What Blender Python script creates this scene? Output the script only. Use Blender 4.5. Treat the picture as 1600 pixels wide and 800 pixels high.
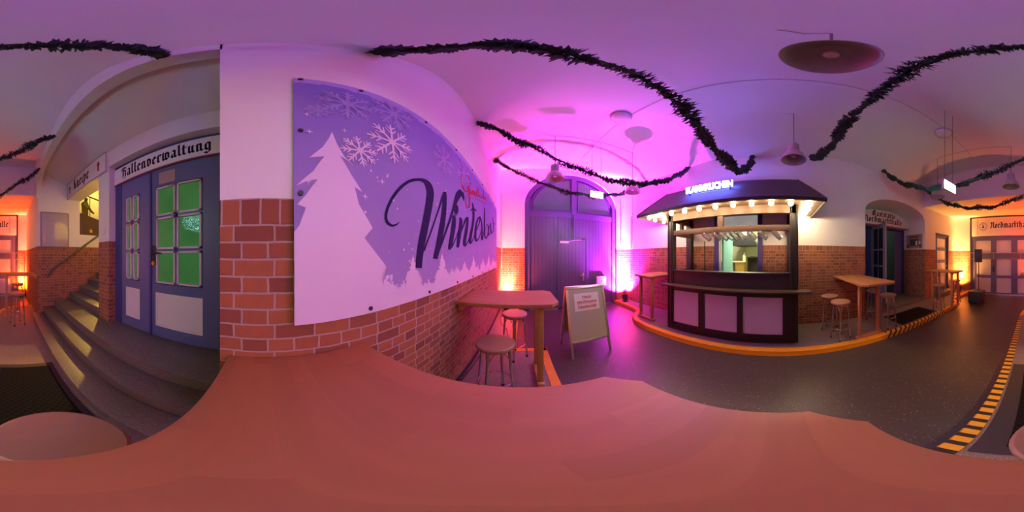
import bpy, bmesh, math, random
from mathutils import Vector, Matrix, Euler
for o in list(bpy.data.objects): bpy.data.objects.remove(o)
SC = bpy.context.scene; COL = SC.collection
PI = math.pi
# ------------------------------------------------------------------ camera, world, exposure
cam_d = bpy.data.cameras.new('camera'); cam_d.type = 'PANO'
cam_d.lens = 9; cam_d.clip_start = 0.02
try: cam_d.cycles.panorama_type = 'EQUIRECTANGULAR'
except Exception: cam_d.panorama_type = 'EQUIRECTANGULAR'
cam = bpy.data.objects.new('camera', cam_d); COL.objects.link(cam)
cam.location = (0, 0, 1.65); cam.rotation_euler = (PI/2, 0, math.radians(3.5))
SC.camera = cam
W = bpy.data.worlds.new('night'); SC.world = W; W.use_nodes = True
W.node_tree.nodes['Background'].inputs[0].default_value = (0.01, 0.008, 0.02, 1)
W.node_tree.nodes['Background'].inputs[1].default_value = 0.3
vs = SC.view_settings
vs.view_transform = 'Standard'; vs.look = 'None'; vs.gamma = 1; vs.exposure = 0.08; vs.use_curve_mapping = False
SC.cycles.max_bounces = 8; SC.cycles.diffuse_bounces = 5; SC.cycles.sample_clamp_indirect = 4.0; SC.cycles.sample_clamp_direct = 0
SC.cycles.caustics_reflective = False; SC.cycles.caustics_refractive = False
# strengths of the lamps in the place (tuned here, used in the lamps' builders)
P_RED, P_MAG, P_YEL, P_ORA = 800, 4200, 430, 900
C_RED, C_MAG, C_YEL, C_ORA = (1, .10, .06), (1, .045, .95), (1, .40, .07), (1, .085, .005)
L_BULB, L_NEON, L_EXIT = 140, 90, 45
P_KITCHEN, P_STAIR, P_STAIRGLOW = 110, 950, 34
L_PANE = .10
LX, RX, GY, BY, BB = -.62, 3.45, 4.7, -4.34, -6.6
PV = .10                                    # pavement height
# ------------------------------------------------------------------ helpers
class MB:
    def __init__(s): s.bm = bmesh.new(); s.mi = 0
    def _f(s, vs):
        try:
            f = s.bm.faces.new(vs); f.material_index = s.mi; return f
        except ValueError: return None
    def box(s, x0, x1, y0, y1, z0, z1, bev=0, M=None):
        if x0 > x1: x0, x1 = x1, x0
        if y0 > y1: y0, y1 = y1, y0
        if z0 > z1: z0, z1 = z1, z0
        c = [(x0,y0,z0),(x1,y0,z0),(x1,y1,z0),(x0,y1,z0),(x0,y0,z1),(x1,y0,z1),(x1,y1,z1),(x0,y1,z1)]
        v = [s.bm.verts.new(M @ Vector(p) if M else p) for p in c]
        fs = [s._f([v[i] for i in q]) for q in ((3,2,1,0),(4,5,6,7),(0,1,5,4),(1,2,6,5),(2,3,7,6),(3,0,4,7))]
        if bev:
            es = list({e for f in fs for e in f.edges})
            bmesh.ops.bevel(s.bm, geom=es, offset=bev, segments=2, affect='EDGES', profile=.5)
        return s
    def prism(s, pts, a0, a1, axis='z', bev=0):
        """2D outline extruded along an axis: z (x,y), x (y,z), y (x,z)"""
        def P(p, a): return {'z': (p[0], p[1], a), 'x': (a, p[0], p[1]), 'y': (p[0], a, p[1])}[axis]
        A = [s.bm.verts.new(P(p, a0)) for p in pts]; B = [s.bm.verts.new(P(p, a1)) for p in pts]
        n = len(pts); fs = [s._f(A[::-1]), s._f(B)]
        for i in range(n): fs.append(s._f([A[i], A[(i+1) % n], B[(i+1) % n], B[i]]))
        fs = [f for f in fs if f]
        bmesh.ops.recalc_face_normals(s.bm, faces=fs)
        if bev:
            es = [e for f in fs[:2] for e in f.edges]
            bmesh.ops.bevel(s.bm, geom=es, offset=bev, segments=2, affect='EDGES', profile=.5)
        return s
    def tube(s, pts, r, n=8, closed=False, caps=True):
        pts = [Vector(p) for p in pts]; rings = []; N = len(pts)
        rs = r if isinstance(r, (list, tuple)) else [r]*N
        up = None
        for i, p in enumerate(pts):
            a = pts[i-1] if (i > 0 or closed) else p; b = pts[(i+1) % N] if (i < N-1 or closed) else p
            t = (b-a).normalized()
            if up is None: up = Vector((0,0,1)) if abs(t.z) < .9 else Vector((1,0,0))
            u = t.cross(up).normalized(); w = u.cross(t); up = w
            rings.append([s.bm.verts.new(p + (u*math.cos(k*2*PI/n) + w*math.sin(k*2*PI/n))*rs[i]) for k in range(n)])
        for i in range(N if closed else N-1):
            A, B = rings[i], rings[(i+1) % N]
            for k in range(n): s._f([A[k], A[(k+1) % n], B[(k+1) % n], B[k]])
        if caps and not closed: s._f(rings[0][::-1]); s._f(rings[-1])
        return s
    def cyl(s, p0, p1, r0, r1=None, n=16): return s.tube([p0, p1], [r0, r0 if r1 is None else r1], n)
    def lathe(s, prof, c=(0,0,0), n=24, M=None):
        """profile of (radius, z) turned about the vertical axis"""
        rings = []
        for r, z in prof:
            if r < 1e-5:
                p = Vector((c[0], c[1], c[2]+z)); rings.append([s.bm.verts.new(M @ p if M else p)])
            else:
                ring = []
                for k in range(n):
                    p = Vector((c[0]+r*math.cos(k*2*PI/n), c[1]+r*math.sin(k*2*PI/n), c[2]+z))
                    ring.append(s.bm.verts.new(M @ p if M else p))
                rings.append(ring)
        for A, B in zip(rings, rings[1:]):
            if len(A) == 1 and len(B) == 1: continue
            for k in range(n):
                k2 = (k+1) % n
                if len(A) == 1: s._f([A[0], B[k2], B[k]])
                elif len(B) == 1: s._f([A[k], A[k2], B[0]])
                else: s._f([A[k], A[k2], B[k2], B[k]])
        return s
    def ball(s, c, r, n=12):
        return s.lathe([(r*math.sin(i*PI/n) if 0 < i < n else 0, -r*math.cos(i*PI/n)) for i in range(n+1)], c, n*2)
    def poly(s, pts): s._f([s.bm.verts.new(p) for p in pts]); return s
    def ring(s, c, R, r, n=32, m=8):
        return s.tube([(c[0]+R*math.cos(k*2*PI/n), c[1]+R*math.sin(k*2*PI/n), c[2]) for k in range(n)], r, m, closed=True)
    def build(s, name, mats, parent=None, smooth=True, recalc=False):
        if recalc: bmesh.ops.recalc_face_normals(s.bm, faces=s.bm.faces[:])
        me = bpy.data.meshes.new(name); s.bm.to_mesh(me); s.bm.free()
        for m in (mats if isinstance(mats, (list, tuple)) else [mats]): me.materials.append(m)
        if smooth:
            me.polygons.foreach_set('use_smooth', [True]*len(me.polygons))
            try: me.set_sharp_from_angle(angle=math.radians(35))
            except Exception: pass
        o = bpy.data.objects.new(name, me); COL.objects.link(o)
        if parent: o.parent = parent
        return o
def tag(o, label=None, cat=None, group=None, kind=None):
    if label: o['label'] = label
    if cat: o['category'] = cat
    if group: o['group'] = group
    if kind: o['kind'] = kind
    return o
def thing(name, loc, label, cat, group=None, rz=0):
    o = bpy.data.objects.new(name, None); COL.objects.link(o); o.empty_display_size = .1
    o.location = loc; o.rotation_euler = (0, 0, rz)
    return tag(o, label, cat, group)
def struct(name, mb, m, label=None, cat=None, parent=None, recalc=False):
    o = mb.build(name, m, parent, recalc=recalc)
    tag(o, label, cat, kind='structure'); return o
def sthing(name, loc, label, cat):
    o = thing(name, loc, label, cat); o['kind'] = 'structure'; return o
def kids(o): return [c for c in o.children]
def dup(o, parent=None, loc=None, rz=None, label=None):
    c = o.copy(); COL.objects.link(c)
    if parent is not None: c.parent = parent
    if loc is not None: c.location = loc
    if rz is not None: c.rotation_euler = (0, 0, rz)
    if label: c['label'] = label
    for ch in kids(o): dup(ch, c)
    return c
# ------------------------------------------------------------------ materials
def new_mat(name):
    m = bpy.data.materials.new(name); m.use_nodes = True
    nt = m.node_tree; return m, nt, nt.nodes['Principled BSDF']
def nd(nt, t, **kw):
    n = nt.nodes.new(t)
    for k, v in kw.items():
        if k.startswith('i_'):
            n.inputs[k[2:].replace('_', ' ')].default_value = v
        else: setattr(n, k, v)
    return n
def mth(nt, op, a, b=None, c=None):
    n = nt.nodes.new('ShaderNodeMath'); n.operation = op
    for i, x in enumerate((a, b, c)):
        if x is None: continue
        if isinstance(x, (int, float)): n.inputs[i].default_value = x
        else: nt.links.new(x, n.inputs[i])
    return n.outputs[0]
def mixc(nt, f, a, b):
    n = nt.nodes.new('ShaderNodeMix'); n.data_type = 'RGBA'
    if isinstance(f, (int, float)): n.inputs[0].default_value = f
    else: nt.links.new(f, n.inputs[0])
    for i, x in ((6, a), (7, b)):
        if isinstance(x, tuple): n.inputs[i].default_value = (*x[:3], 1)
        else: nt.links.new(x, n.inputs[i])
    return n.outputs[2]
def bump(nt, b, h, strength=.3, dist=.01):
    n = nt.nodes.new('ShaderNodeBump'); n.inputs['Strength'].default_value = strength; n.inputs['Distance'].default_value = dist
    nt.links.new(h, n.inputs['Height']); nt.links.new(n.outputs[0], b.inputs['Normal'])
def plain(name, col, rough=.5, metal=0, noise=0, nscale=8, bmp=0, coat=0, spec=.5):
    m, nt, b = new_mat(name)
    b.inputs['Base Color'].default_value = (*col, 1); b.inputs['Roughness'].default_value = rough; b.inputs['Metallic'].default_value = metal
    b.inputs['Specular IOR Level'].default_value = spec
    if coat: b.inputs['Coat Weight'].default_value = coat
    if noise or bmp:
        tc = nd(nt, 'ShaderNodeTexCoord'); no = nd(nt, 'ShaderNodeTexNoise', i_Scale=nscale, i_Detail=5.0)
        nt.links.new(tc.outputs['Object'], no.inputs['Vector'])
        if noise:
            lo = tuple(c*(1-noise) for c in col); hi = tuple(min(1, c*(1+noise)) for c in col)
            nt.links.new(mixc(nt, no.outputs[0], lo, hi), b.inputs['Base Color'])
        if bmp: bump(nt, b, no.outputs[0], bmp, .01)
    return m
def emit(name, col, strength):
    m, nt, b = new_mat(name)
    b.inputs['Base Color'].default_value = (*[min(1, c) for c in col], 1)
    b.inputs['Emission Color'].default_value = (*col, 1); b.inputs['Emission Strength'].default_value = strength
    return m
def wood(name, c1, c2, axis=0, scale=1, rough=.45, plank=0, coat=0):
    m, nt, b = new_mat(name)
    tc = nd(nt, 'ShaderNodeTexCoord'); mp = nd(nt, 'ShaderNodeMapping')
    sc = [22*scale]*3; sc[axis] = 1.6*scale; mp.inputs['Scale'].default_value = sc
    nt.links.new(tc.outputs['Object'], mp.inputs['Vector'])
    no = nd(nt, 'ShaderNodeTexNoise', i_Scale=1.0, i_Detail=6.0, i_Distortion=.6)
    nt.links.new(mp.outputs[0], no.inputs['Vector'])
    col = mixc(nt, no.outputs[0], c1, c2)
    if plank:
        sp = nd(nt, 'ShaderNodeSeparateXYZ'); nt.links.new(tc.outputs['Object'], sp.inputs[0])
        cross = sp.outputs[1-axis] if axis < 2 else sp.outputs[0]
        row = mth(nt, 'FLOOR', mth(nt, 'DIVIDE', cross, plank))
        seg = mth(nt, 'FLOOR', mth(nt, 'ADD', mth(nt, 'MULTIPLY', sp.outputs[axis], 2.1), mth(nt, 'MULTIPLY', row, .37)))
        cb = nd(nt, 'ShaderNodeCombineXYZ'); nt.links.new(row, cb.inputs[0]); nt.links.new(seg, cb.inputs[1])
        wn = nd(nt, 'ShaderNodeTexWhiteNoise'); nt.links.new(cb.outputs[0], wn.inputs[0])
        col = mixc(nt, mth(nt, 'MULTIPLY', wn.outputs[0], .45), col, tuple(c*.55 for c in c1))
    nt.links.new(col, b.inputs['Base Color']); b.inputs['Roughness'].default_value = rough
    if coat: b.inputs['Coat Weight'].default_value = coat; b.inputs['Coat Roughness'].default_value = .25
    bump(nt, b, no.outputs[0], .06, .005)
    return m
def wall_material():
    m, nt, b = new_mat('brick_and_plaster'); L = nt.links.new
    g = nd(nt, 'ShaderNodeNewGeometry'); sp = nd(nt, 'ShaderNodeSeparateXYZ'); L(g.outputs['Position'], sp.inputs[0])
    u = mth(nt, 'ADD', sp.outputs[0], sp.outputs[1]); z = sp.outputs[2]
    wob = nd(nt, 'ShaderNodeTexNoise', i_Scale=9.0, i_Detail=2.0); L(g.outputs['Position'], wob.inputs['Vector'])
    w = mth(nt, 'MULTIPLY', mth(nt, 'SUBTRACT', wob.outputs[0], .5), .012)
    def vec(du, dv):
        c = nd(nt, 'ShaderNodeCombineXYZ'); L(mth(nt, 'ADD', mth(nt, 'ADD', u, 20+du), w), c.inputs[0]); L(mth(nt, 'ADD', mth(nt, 'ADD', z, dv), w), c.inputs[1]); return c.outputs[0]
    def brick(v, bw, rh, off, sq, sf):
        t = nd(nt, 'ShaderNodeTexBrick', offset=off, offset_frequency=2, squash=sq, squash_frequency=sf)
        t.inputs['Color1'].default_value = (.42, .15, .055, 1); t.inputs['Color2'].default_value = (.17, .06, .04, 1)
        t.inputs['Mortar'].default_value = (.50, .39, .33, 1)
        t.inputs['Scale'].default_value = 1; t.inputs['Mortar Size'].default_value = .0048; t.inputs['Mortar Smooth'].default_value = .25
        t.inputs['Bias'].default_value = -.2; t.inputs['Brick Width'].default_value = bw; t.inputs['Row Height'].default_value = rh
        L(v, t.inputs['Vector']); return t
    b1 = brick(vec(.055, 1.995-1.77), .157, .0665, .5, .64, 2)
    b2 = brick(vec(.02, -1.77), .076, .11, 0, 1, 1)
    m1 = mth(nt, 'GREATER_THAN', z, 1.77); m2 = mth(nt, 'GREATER_THAN', z, 1.88)
    no = nd(nt, 'ShaderNodeTexNoise', i_Scale=28.0, i_Detail=6.0, i_Roughness=.7); L(g.outputs['Position'], no.inputs['Vector'])
    n2 = nd(nt, 'ShaderNodeTexNoise', i_Scale=2.2, i_Detail=4.0); L(g.outputs['Position'], n2.inputs['Vector'])
    bc = mixc(nt, m1, b1.outputs[0], b2.outputs[0]); fac = mth(nt, 'ADD', mth(nt, 'MULTIPLY', b1.outputs[1], mth(nt, 'SUBTRACT', 1, m1)), mth(nt, 'MULTIPLY', b2.outputs[1], m1))
    bc = mixc(nt, mth(nt, 'MULTIPLY', no.outputs[0], .5), bc, (.12, .05, .035))
    pc = mixc(nt, n2.outputs[0], (.74, .71, .68), (.84, .82, .79))
    L(mixc(nt, m2, bc, pc), b.inputs['Base Color'])
    b.inputs['Roughness'].default_value = .82; b.inputs['Specular IOR Level'].default_value = .25
    hb = mth(nt, 'ADD', mth(nt, 'SUBTRACT', 1, fac), mth(nt, 'MULTIPLY', no.outputs[0], .35))
    h = mth(nt, 'ADD', mth(nt, 'MULTIPLY', hb, mth(nt, 'SUBTRACT', 1, m2)), mth(nt, 'MULTIPLY', mth(nt, 'ADD', mth(nt, 'MULTIPLY', no.outputs[0], .12), 1.1), m2))
    bump(nt, b, h, .7, .008)
    return m
def speckle(name, base, light, dark, rough, sc=90, thr=.1):
    m, nt, b = new_mat(name); L = nt.links.new
    g = nd(nt, 'ShaderNodeNewGeometry')
    vo = nd(nt, 'ShaderNodeTexVoronoi', i_Scale=float(sc)); L(g.outputs['Position'], vo.inputs['Vector'])
    no = nd(nt, 'ShaderNodeTexNoise', i_Scale=1.7, i_Detail=6.0); L(g.outputs['Position'], no.inputs['Vector'])
    n2 = nd(nt, 'ShaderNodeTexNoise', i_Scale=160.0, i_Detail=2.0); L(g.outputs['Position'], n2.inputs['Vector'])
    sx = nd(nt, 'ShaderNodeSeparateColor'); L(vo.outputs['Color'], sx.inputs[0])
    chip = mth(nt, 'MULTIPLY', mth(nt, 'LESS_THAN', sx.outputs[0], thr), mth(nt, 'LESS_THAN', vo.outputs['Distance'], .42))
    c = mixc(nt, no.outputs[0], tuple(x*.8 for x in base), tuple(x*1.2 for x in base))
    c = mixc(nt, mth(nt, 'MULTIPLY', n2.outputs[0], .6), c, dark)
    c = mixc(nt, chip, c, light)
    L(c, b.inputs['Base Color']); b.inputs['Roughness'].default_value = rough
    bump(nt, b, n2.outputs[0], .15, .003)
    return m
def stripes(name, period, duty, slant=0):
    m, nt, b = new_mat(name); L = nt.links.new
    g = nd(nt, 'ShaderNodeNewGeometry'); sp = nd(nt, 'ShaderNodeSeparateXYZ'); L(g.outputs['Position'], sp.inputs[0])
    t = mth(nt, 'ADD', sp.outputs[1], mth(nt, 'ADD', mth(nt, 'MULTIPLY', sp.outputs[0], slant), mth(nt, 'MULTIPLY', sp.outputs[2], slant)))
    f = mth(nt, 'LESS_THAN', mth(nt, 'FRACT', mth(nt, 'DIVIDE', mth(nt, 'ADD', t, 50), period)), duty)
    no = nd(nt, 'ShaderNodeTexNoise', i_Scale=40.0, i_Detail=4.0); L(g.outputs['Position'], no.inputs['Vector'])
    yel = mixc(nt, no.outputs[0], (.62, .33, .02), (.80, .46, .03))
    L(mixc(nt, f, (.018, .016, .016), yel), b.inputs['Base Color']); b.inputs['Roughness'].default_value = .5
    return m
def boards(name, col, w, axis=0):
    m, nt, b = new_mat(name); L = nt.links.new
    g = nd(nt, 'ShaderNodeNewGeometry'); sp = nd(nt, 'ShaderNodeSeparateXYZ'); L(g.outputs['Position'], sp.inputs[0])
    f = mth(nt, 'FRACT', mth(nt, 'DIVIDE', mth(nt, 'ADD', sp.outputs[axis], 30), w))
    groove = mth(nt, 'LESS_THAN', f, .09)
    L(mixc(nt, groove, col, tuple(c*.35 for c in col)), b.inputs['Base Color']); b.inputs['Roughness'].default_value = .42
    bump(nt, b, mth(nt, 'SUBTRACT', 1, groove), .8, .006)
    return m
def diamond_mat(name):
    m, nt, b = new_mat(name); L = nt.links.new
    g = nd(nt, 'ShaderNodeNewGeometry'); sp = nd(nt, 'ShaderNodeSeparateXYZ'); L(g.outputs['Position'], sp.inputs[0])
    def line(s):
        t = mth(nt, 'FRACT', mth(nt, 'DIVIDE', mth(nt, 'ADD', mth(nt, 'ADD', sp.outputs[0], mth(nt, 'MULTIPLY', sp.outputs[1], s)), 40), .062))
        return mth(nt, 'LESS_THAN', mth(nt, 'ABSOLUTE', mth(nt, 'SUBTRACT', t, .5)), .12)
    f = mth(nt, 'MAXIMUM', line(1), line(-1))
    L(mixc(nt, f, (.003, .003, .004), (.010, .010, .011)), b.inputs['Base Color']); b.inputs['Roughness'].default_value = .85; b.inputs['Specular IOR Level'].default_value = .15
    bump(nt, b, f, 1, .012)
    return m
M_WALL = wall_material()
M_CEIL = plain('ceiling_plaster', (.80, .78, .77), .9, noise=.04, nscale=3, bmp=.12, spec=.2)
M_PLASTER = plain('white_plaster', (.80, .78, .75), .9, noise=.04, nscale=3, bmp=.1, spec=.2)
M_ROAD = speckle('dark_asphalt', (.060, .052, .050), (.30, .26, .24), (.03, .026, .026), .38, 110, .035)
M_PAVE = speckle('pink_grey_stone_floor', (.23, .185, .165), (.36, .31, .28), (.10, .08, .07), .45, 130, .3)
M_STAIR = speckle('grey_stair_stone', (.17, .155, .125), (.30, .27, .22), (.08, .07, .06), .5, 150, .25)
M_KERB = plain('yellow_kerb_paint', (.72, .29, .015), .5, noise=.18, nscale=25)
M_STRIPE = stripes('striped_kerb_paint', .10, .58)
M_STRIPE2 = stripes('slanted_striped_kerb_paint', .13, .6, .7)
M_TABLE = wood('beech_tabletop', (.54, .25, .085), (.42, .18, .06), 0, 1, .5, plank=.062)
M_LEG = wood('beech_leg', (.55, .28, .12), (.43, .20, .085), 2, 1, .45)
M_SEAT = wood('stool_seat_wood', (.50, .28, .17), (.40, .21, .13), 0, 1.2, .4, coat=.15)
M_CHROME = plain('chrome_tube', (.62, .60, .58), .22, 1)
M_STEEL = plain('brushed_aluminium', (.60, .60, .60), .35, .9)
M_RUBBER = plain('black_rubber', (.015, .015, .016), .6)
M_BLACK = plain('black_plastic', (.018, .018, .02), .45, noise=.2, nscale=30)
M_GATE = boards('gate_boards', (.078, .070, .170), .115)
M_GATEF = plain('gate_frame_paint', (.085, .08, .21), .42, noise=.1)
M_BLUE = plain('blue_door_paint', (.11, .135, .30), .4, noise=.08, nscale=6)
M_BLUED = plain('dark_blue_frame_paint', (.045, .055, .19), .42, noise=.08)
M_WHITE = plain('white_door_panel', (.74, .71, .72), .45, noise=.03)
M_MULL = plain('pale_glazing_bar', (.60, .54, .62), .45)
M_SIGN = plain('white_sign_board', (.80, .77, .75), .5, noise=.03)
M_INK = plain('black_lettering', (.012, .012, .02), .6, spec=.1)
M_REDINK = plain('red_print', (.42, .012, .035), .6, spec=.1)
M_DARKWOOD = wood('dark_stall_wood', (.022, .015, .012), (.012, .009, .008), 2, 1, .5)
M_BEAM = wood('brown_beam_wood', (.13, .075, .04), (.085, .048, .026), 1, 1, .5)
M_SHELF = wood('brown_counter_shelf', (.085, .062, .035), (.05, .036, .022), 1, 1, .4)
M_ROOF = plain('grey_roof_felt', (.075, .075, .075), .8, noise=.2, nscale=40, bmp=.2)
M_SPANEL = plain('white_stall_panel', (.70, .66, .70), .55, noise=.03)
M_FIR = plain('dark_fir_green', (.012, .045, .035), .6, noise=.4, nscale=30)
M_BULB = emit('warm_bulb_glow', (1, .75, .45), L_BULB)
M_NEON = emit('blue_neon_glow', (.13, .16, 1), L_NEON)
M_EXIT = emit('cyan_sign_glow', (.42, 1, 1), L_EXIT)
M_SHADE = plain('grey_ribbed_shade', (.46, .43, .42), .35, noise=.05)
M_HOUSE = plain('grey_lamp_housing', (.42, .40, .42), .4)
M_DOME = plain('opal_dome', (.78, .76, .74), .12, coat=.6)
M_WIRE = plain('dark_wire', (.16, .12, .15), .6)
M_CONDUIT = plain('ceiling_conduit_paint', (.42, .36, .40), .6)
M_PIPE = plain('white_conduit', (.66, .62, .62), .5)
# ------------------------------------------------------------------ structure: floor, pavements, kerbs
struct('floor', MB().box(-5, 6.6, -7.2, 5.3, -.12, 0), M_ROAD)
RP = [(3.47,4.72),(3.02,4.72),(3.0,3.7),(2.93,3.42),(2.72,3.28),(2.52,3.12),(2.40,2.88),(2.35,2.5),(2.35,1.0),(2.35,-1.86),(2.35,-3.86),(2.35,-4.5),(2.41,-4.78),(2.56,-4.97),(2.74,-5.08),(2.75,-6.62),(3.47,-6.62)]
struct('pavement', MB().prism(RP + [(4.62,-4.36),(4.62,-2.05),(3.47,-2.05)][:0], 0, PV), M_PAVE)
LP = [(-.64,4.72),(-.10,4.72),(-.10,2.43),(.36,2.43),(.36,-4.05),(.30,-4.45),(.12,-4.75),(-.15,-4.9),(-.68,-4.95)]
struct('pavement.001', MB().prism(LP, 0, PV), M_PAVE)
def kerb(name, pts, m, w=.09, side=1):
    mb = MB(); P = [Vector(p) for p in pts]; A = []; B = []
    for i, p in enumerate(P):
        a = P[max(i-1, 0)]; b = P[min(i+1, len(P)-1)]
        t = (b-a).normalized(); n = Vector((-t.y, t.x))*side
        A.append(p - n*.012); B.append(p + n*w)
    def V(p, z): return mb.bm.verts.new((p.x, p.y, z))
    za, zb = -.001, PV+.006
    rows = [(V(a, za), V(a, zb-.012), V(a+(b-a)*.10, zb), V(b, zb), V(b, za)) for a, b in zip(A, B)]
    for r, q in zip(rows, rows[1:]):
        for k in range(5): mb._f([r[k], r[(k+1) % 5], q[(k+1) % 5], q[k]])
    mb._f(list(rows[0])); mb._f(list(rows[-1])[::-1])
    return struct(name, mb, m, recalc=True)
kerb('trim_1', RP[1:10], M_KERB, .09, 1); kerb('trim_2', [RP[9], (2.35,-2.8), RP[10]], M_STRIPE2, .09, 1); kerb('trim_3', RP[10:16], M_KERB, .09, 1)
kerb('trim_4', [(-.10,4.68),(-.10,2.6),(-.10,2.44)], M_KERB, .09, -1)
kerb('trim_5', [(-.19,2.43),(.36,2.43)], M_KERB, .09, -1); kerb('trim_6', [(.36,2.44),(.36,.3)], M_KERB, .09, -1)
kerb('trim_7', [(.36,.3),(.36,-2),(.36,-3.75)], M_STRIPE, .09, -1); kerb('trim_8', LP[4:9], M_KERB, .09, -1)
# ------------------------------------------------------------------ walls
struct('wall_left', MB().box(-1.75, LX, -.18, 5.0, 0, 4.9), M_WALL)
struct('baseboard_left', MB().box(LX, LX+.014, -.17, 4.69, PV, PV+.07), plain('dark_skirting', (.02, .018, .02), .6))
w = MB(); w.box(-1.75,-1.43,-2.36,-2.05,0,4.9); w.box(-1.75,-1.43,-.36,-.17,0,4.9); w.box(-1.75,-1.43,-2.05,-.36,3.17,4.9); w.box(-1.75,-1.43,-2.05,-.36,0,.57)
w.box(-1.75,-1.43,-3.80,-2.36,3.10,4.9); w.box(-4.3,-1.75,-2.30,-2.05,0,4.9)
struct('wall_stair', w, M_WALL)
w = MB(); w.prism([(-.17,3.72),(-3.15,3.72),(-3.45,3.66),(-3.66,3.52),(-3.76,3.34),(-3.80,3.1),(-3.80,4.9),(-.17,4.9)], LX-.12, LX, 'x')
struct('wall_stair_arch', w, M_PLASTER)
w = MB(); w.poly([(LX-.10,-.17,3.80),(LX-.10,-3.80,3.80),(-1.45,-3.80,3.50),(-1.45,-.17,3.50)]); w.poly([(-1.45,-.17,3.56),(-1.45,-3.80,3.56),(LX-.10,-3.80,3.86),(LX-.10,-.17,3.86)])
struct('ceiling_stair', w, M_PLASTER)
struct('wall_stair_end', MB().box(-1.73,-.66,-4.0,-3.79,0,4.9).box(-4.3,-1.73,-4.0,-3.79,0,2.20), M_WALL)
M_PARA = plain('brown_stair_parapet', (.09,.05,.03), .7, noise=.2)
struct('wall_stair_parapet', MB().prism([(-1.73,2.20),(-1.73,2.78),(-2.4,2.62),(-4.3,2.40),(-4.3,2.20)], -4.0, -3.79, 'y'), M_PARA)
struct('wall_stair_back', MB().box(-4.5,-4.3,-6.3,-2.05,0,4.9).box(-4.5,-1.5,-6.3,-6.1,0,4.9).box(-1.62,-1.42,-6.3,-4.0,0,4.9), M_PLASTER)
struct('ceiling_stairwell', MB().box(-4.5,-1.43,-6.3,-2.05,4.75,4.9), M_PLASTER)
struct('floor_stairhead', MB().box(-4.3,-1.62,-6.1,-4.0,2.3,2.42), M_STAIR)
w = MB()
for x0, x1, z in ((-.78,-.53,.26),(-1.03,-.78,.42),(-1.62,-1.03,.58)):
    w.box(x0-.02, x1, -3.79, -.18, z-.035, z, .007); w.box(x0-.02, x1-.028, -3.79, -.18, 0.05, z-.03)
for k in range(1, 9):
    w.box(-1.44-.25*k-.02, -1.44-.25*(k-1), -3.79, -2.30, .545+.16*k, .58+.16*k, .007); w.box(-1.44-.25*k-.02, -1.468-.25*(k-1), -3.79, -2.30, .4, .55+.16*k)
w.box(-4.3,-3.44,-3.79,-2.30,.4,1.86)
struct('stair_steps', w, M_STAIR)
# gate wall with its arch
def arc(cx, rx, z0, rz, n=28): return [(cx-rx*math.cos(PI*k/n), z0+rz*math.sin(PI*k/n)) for k in range(n+1)]
GATE = [(.08,0)] + arc(1.58, 1.5, 3.2, 1.13) + [(3.08,0)]
struct('wall_front', MB().prism([(-.8,-.02),(.08,-.02)] + GATE[1:-1] + [(3.08,-.02),(3.7,-.02),(3.7,4.9),(-.8,4.9)], GY, GY+.3, 'y'), M_WALL)
# right wall: kitchen doorway, tavern niche, side door
NI = [(-2.05,2.83)] + [(-3.205+1.155*math.cos(PI*k/20), 2.83+.45*math.sin(PI*k/20)) for k in range(1,20)] + [(-4.36,2.83)]
out = [(5.0,-.02),(1.39,-.02),(1.39,2.62),(.35,2.62),(.35,-.02),(-2.05,-.02)] + NI + [(-4.36,-.02),(-5.0,-.02),(-5.0,2.53),(-6.0,2.53),(-6.0,-.02),(-6.8,-.02),(-6.8,4.9),(5.0,4.9)]
struct('wall_right', MB().prism(out, RX, RX+.22, 'x'), M_WALL)
struct('wall_niche', MB().prism([(-1.85,-.02),(-2.05,-.02)] + NI + [(-4.36,-.02),(-4.56,-.02),(-4.56,4.0),(-1.85,4.0)], RX+.22, 4.62, 'x'), M_WALL)
struct('step_niche', MB().box(RX, 4.62, -4.36, -2.05, 0, .20, .008), M_STAIR)
struct('wall_back', MB().box(-.85,-.33,BB-.25,BB,0,4.9).box(2.72,3.47,BB-.25,BB,0,4.9).box(-.33,2.72,BB-.25,BB,3.34,4.9), M_WALL)
struct('wall_vestibule', MB().box(-.86,-.66,-6.7,-3.99,0,4.9), M_WALL)
struct('beam', MB().box(-.66,RX,BY-.35,BY,3.35,4.9), M_PLASTER)
struct('ceiling_vestibule', MB().box(-.66,RX,BB,BY-.35,3.35,3.5), M_PLASTER)
# vaulted ceiling
XC, HW = (LX+RX)/2, (RX-LX)/2
def ceil_z(x, y):
    u = min(1, abs((x-XC)/HW))
    barrel = 2.30 + .10*(x > XC)*u + .44*(1-u**2.3)
    l = -9
    for yc, hw, top in ((1.35,.95,2.50),(-1.35,.95,2.50),(4.7,1.25,2.76),(-4.34,1.0,2.62)):
        d = abs(y-yc)/hw
        if d < 1: l = max(l, 2.18 + (top-2.18)*math.sqrt(1-d*d) + .10*(1-u))
    k = .10
    a, b = barrel, l
    h = max(k-abs(a-b), 0)/k
    return 1.65 + max(a, b) + h*h*k*.25
w = MB(); nx, ny = 72, 150; x0, x1, y0, y1 = LX-.1, RX+.1, BY-.1, GY+.1
vv = [[w.bm.verts.new((x0+(x1-x0)*i/nx, y0+(y1-y0)*j/ny, ceil_z(x0+(x1-x0)*i/nx, y0+(y1-y0)*j/ny))) for i in range(nx+1)] for j in range(ny+1)]
for j in range(ny):
    for i in range(nx): w._f([vv[j][i], vv[j+1][i], vv[j+1][i+1], vv[j][i+1]])
struct('ceiling', w, M_CEIL)
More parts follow.
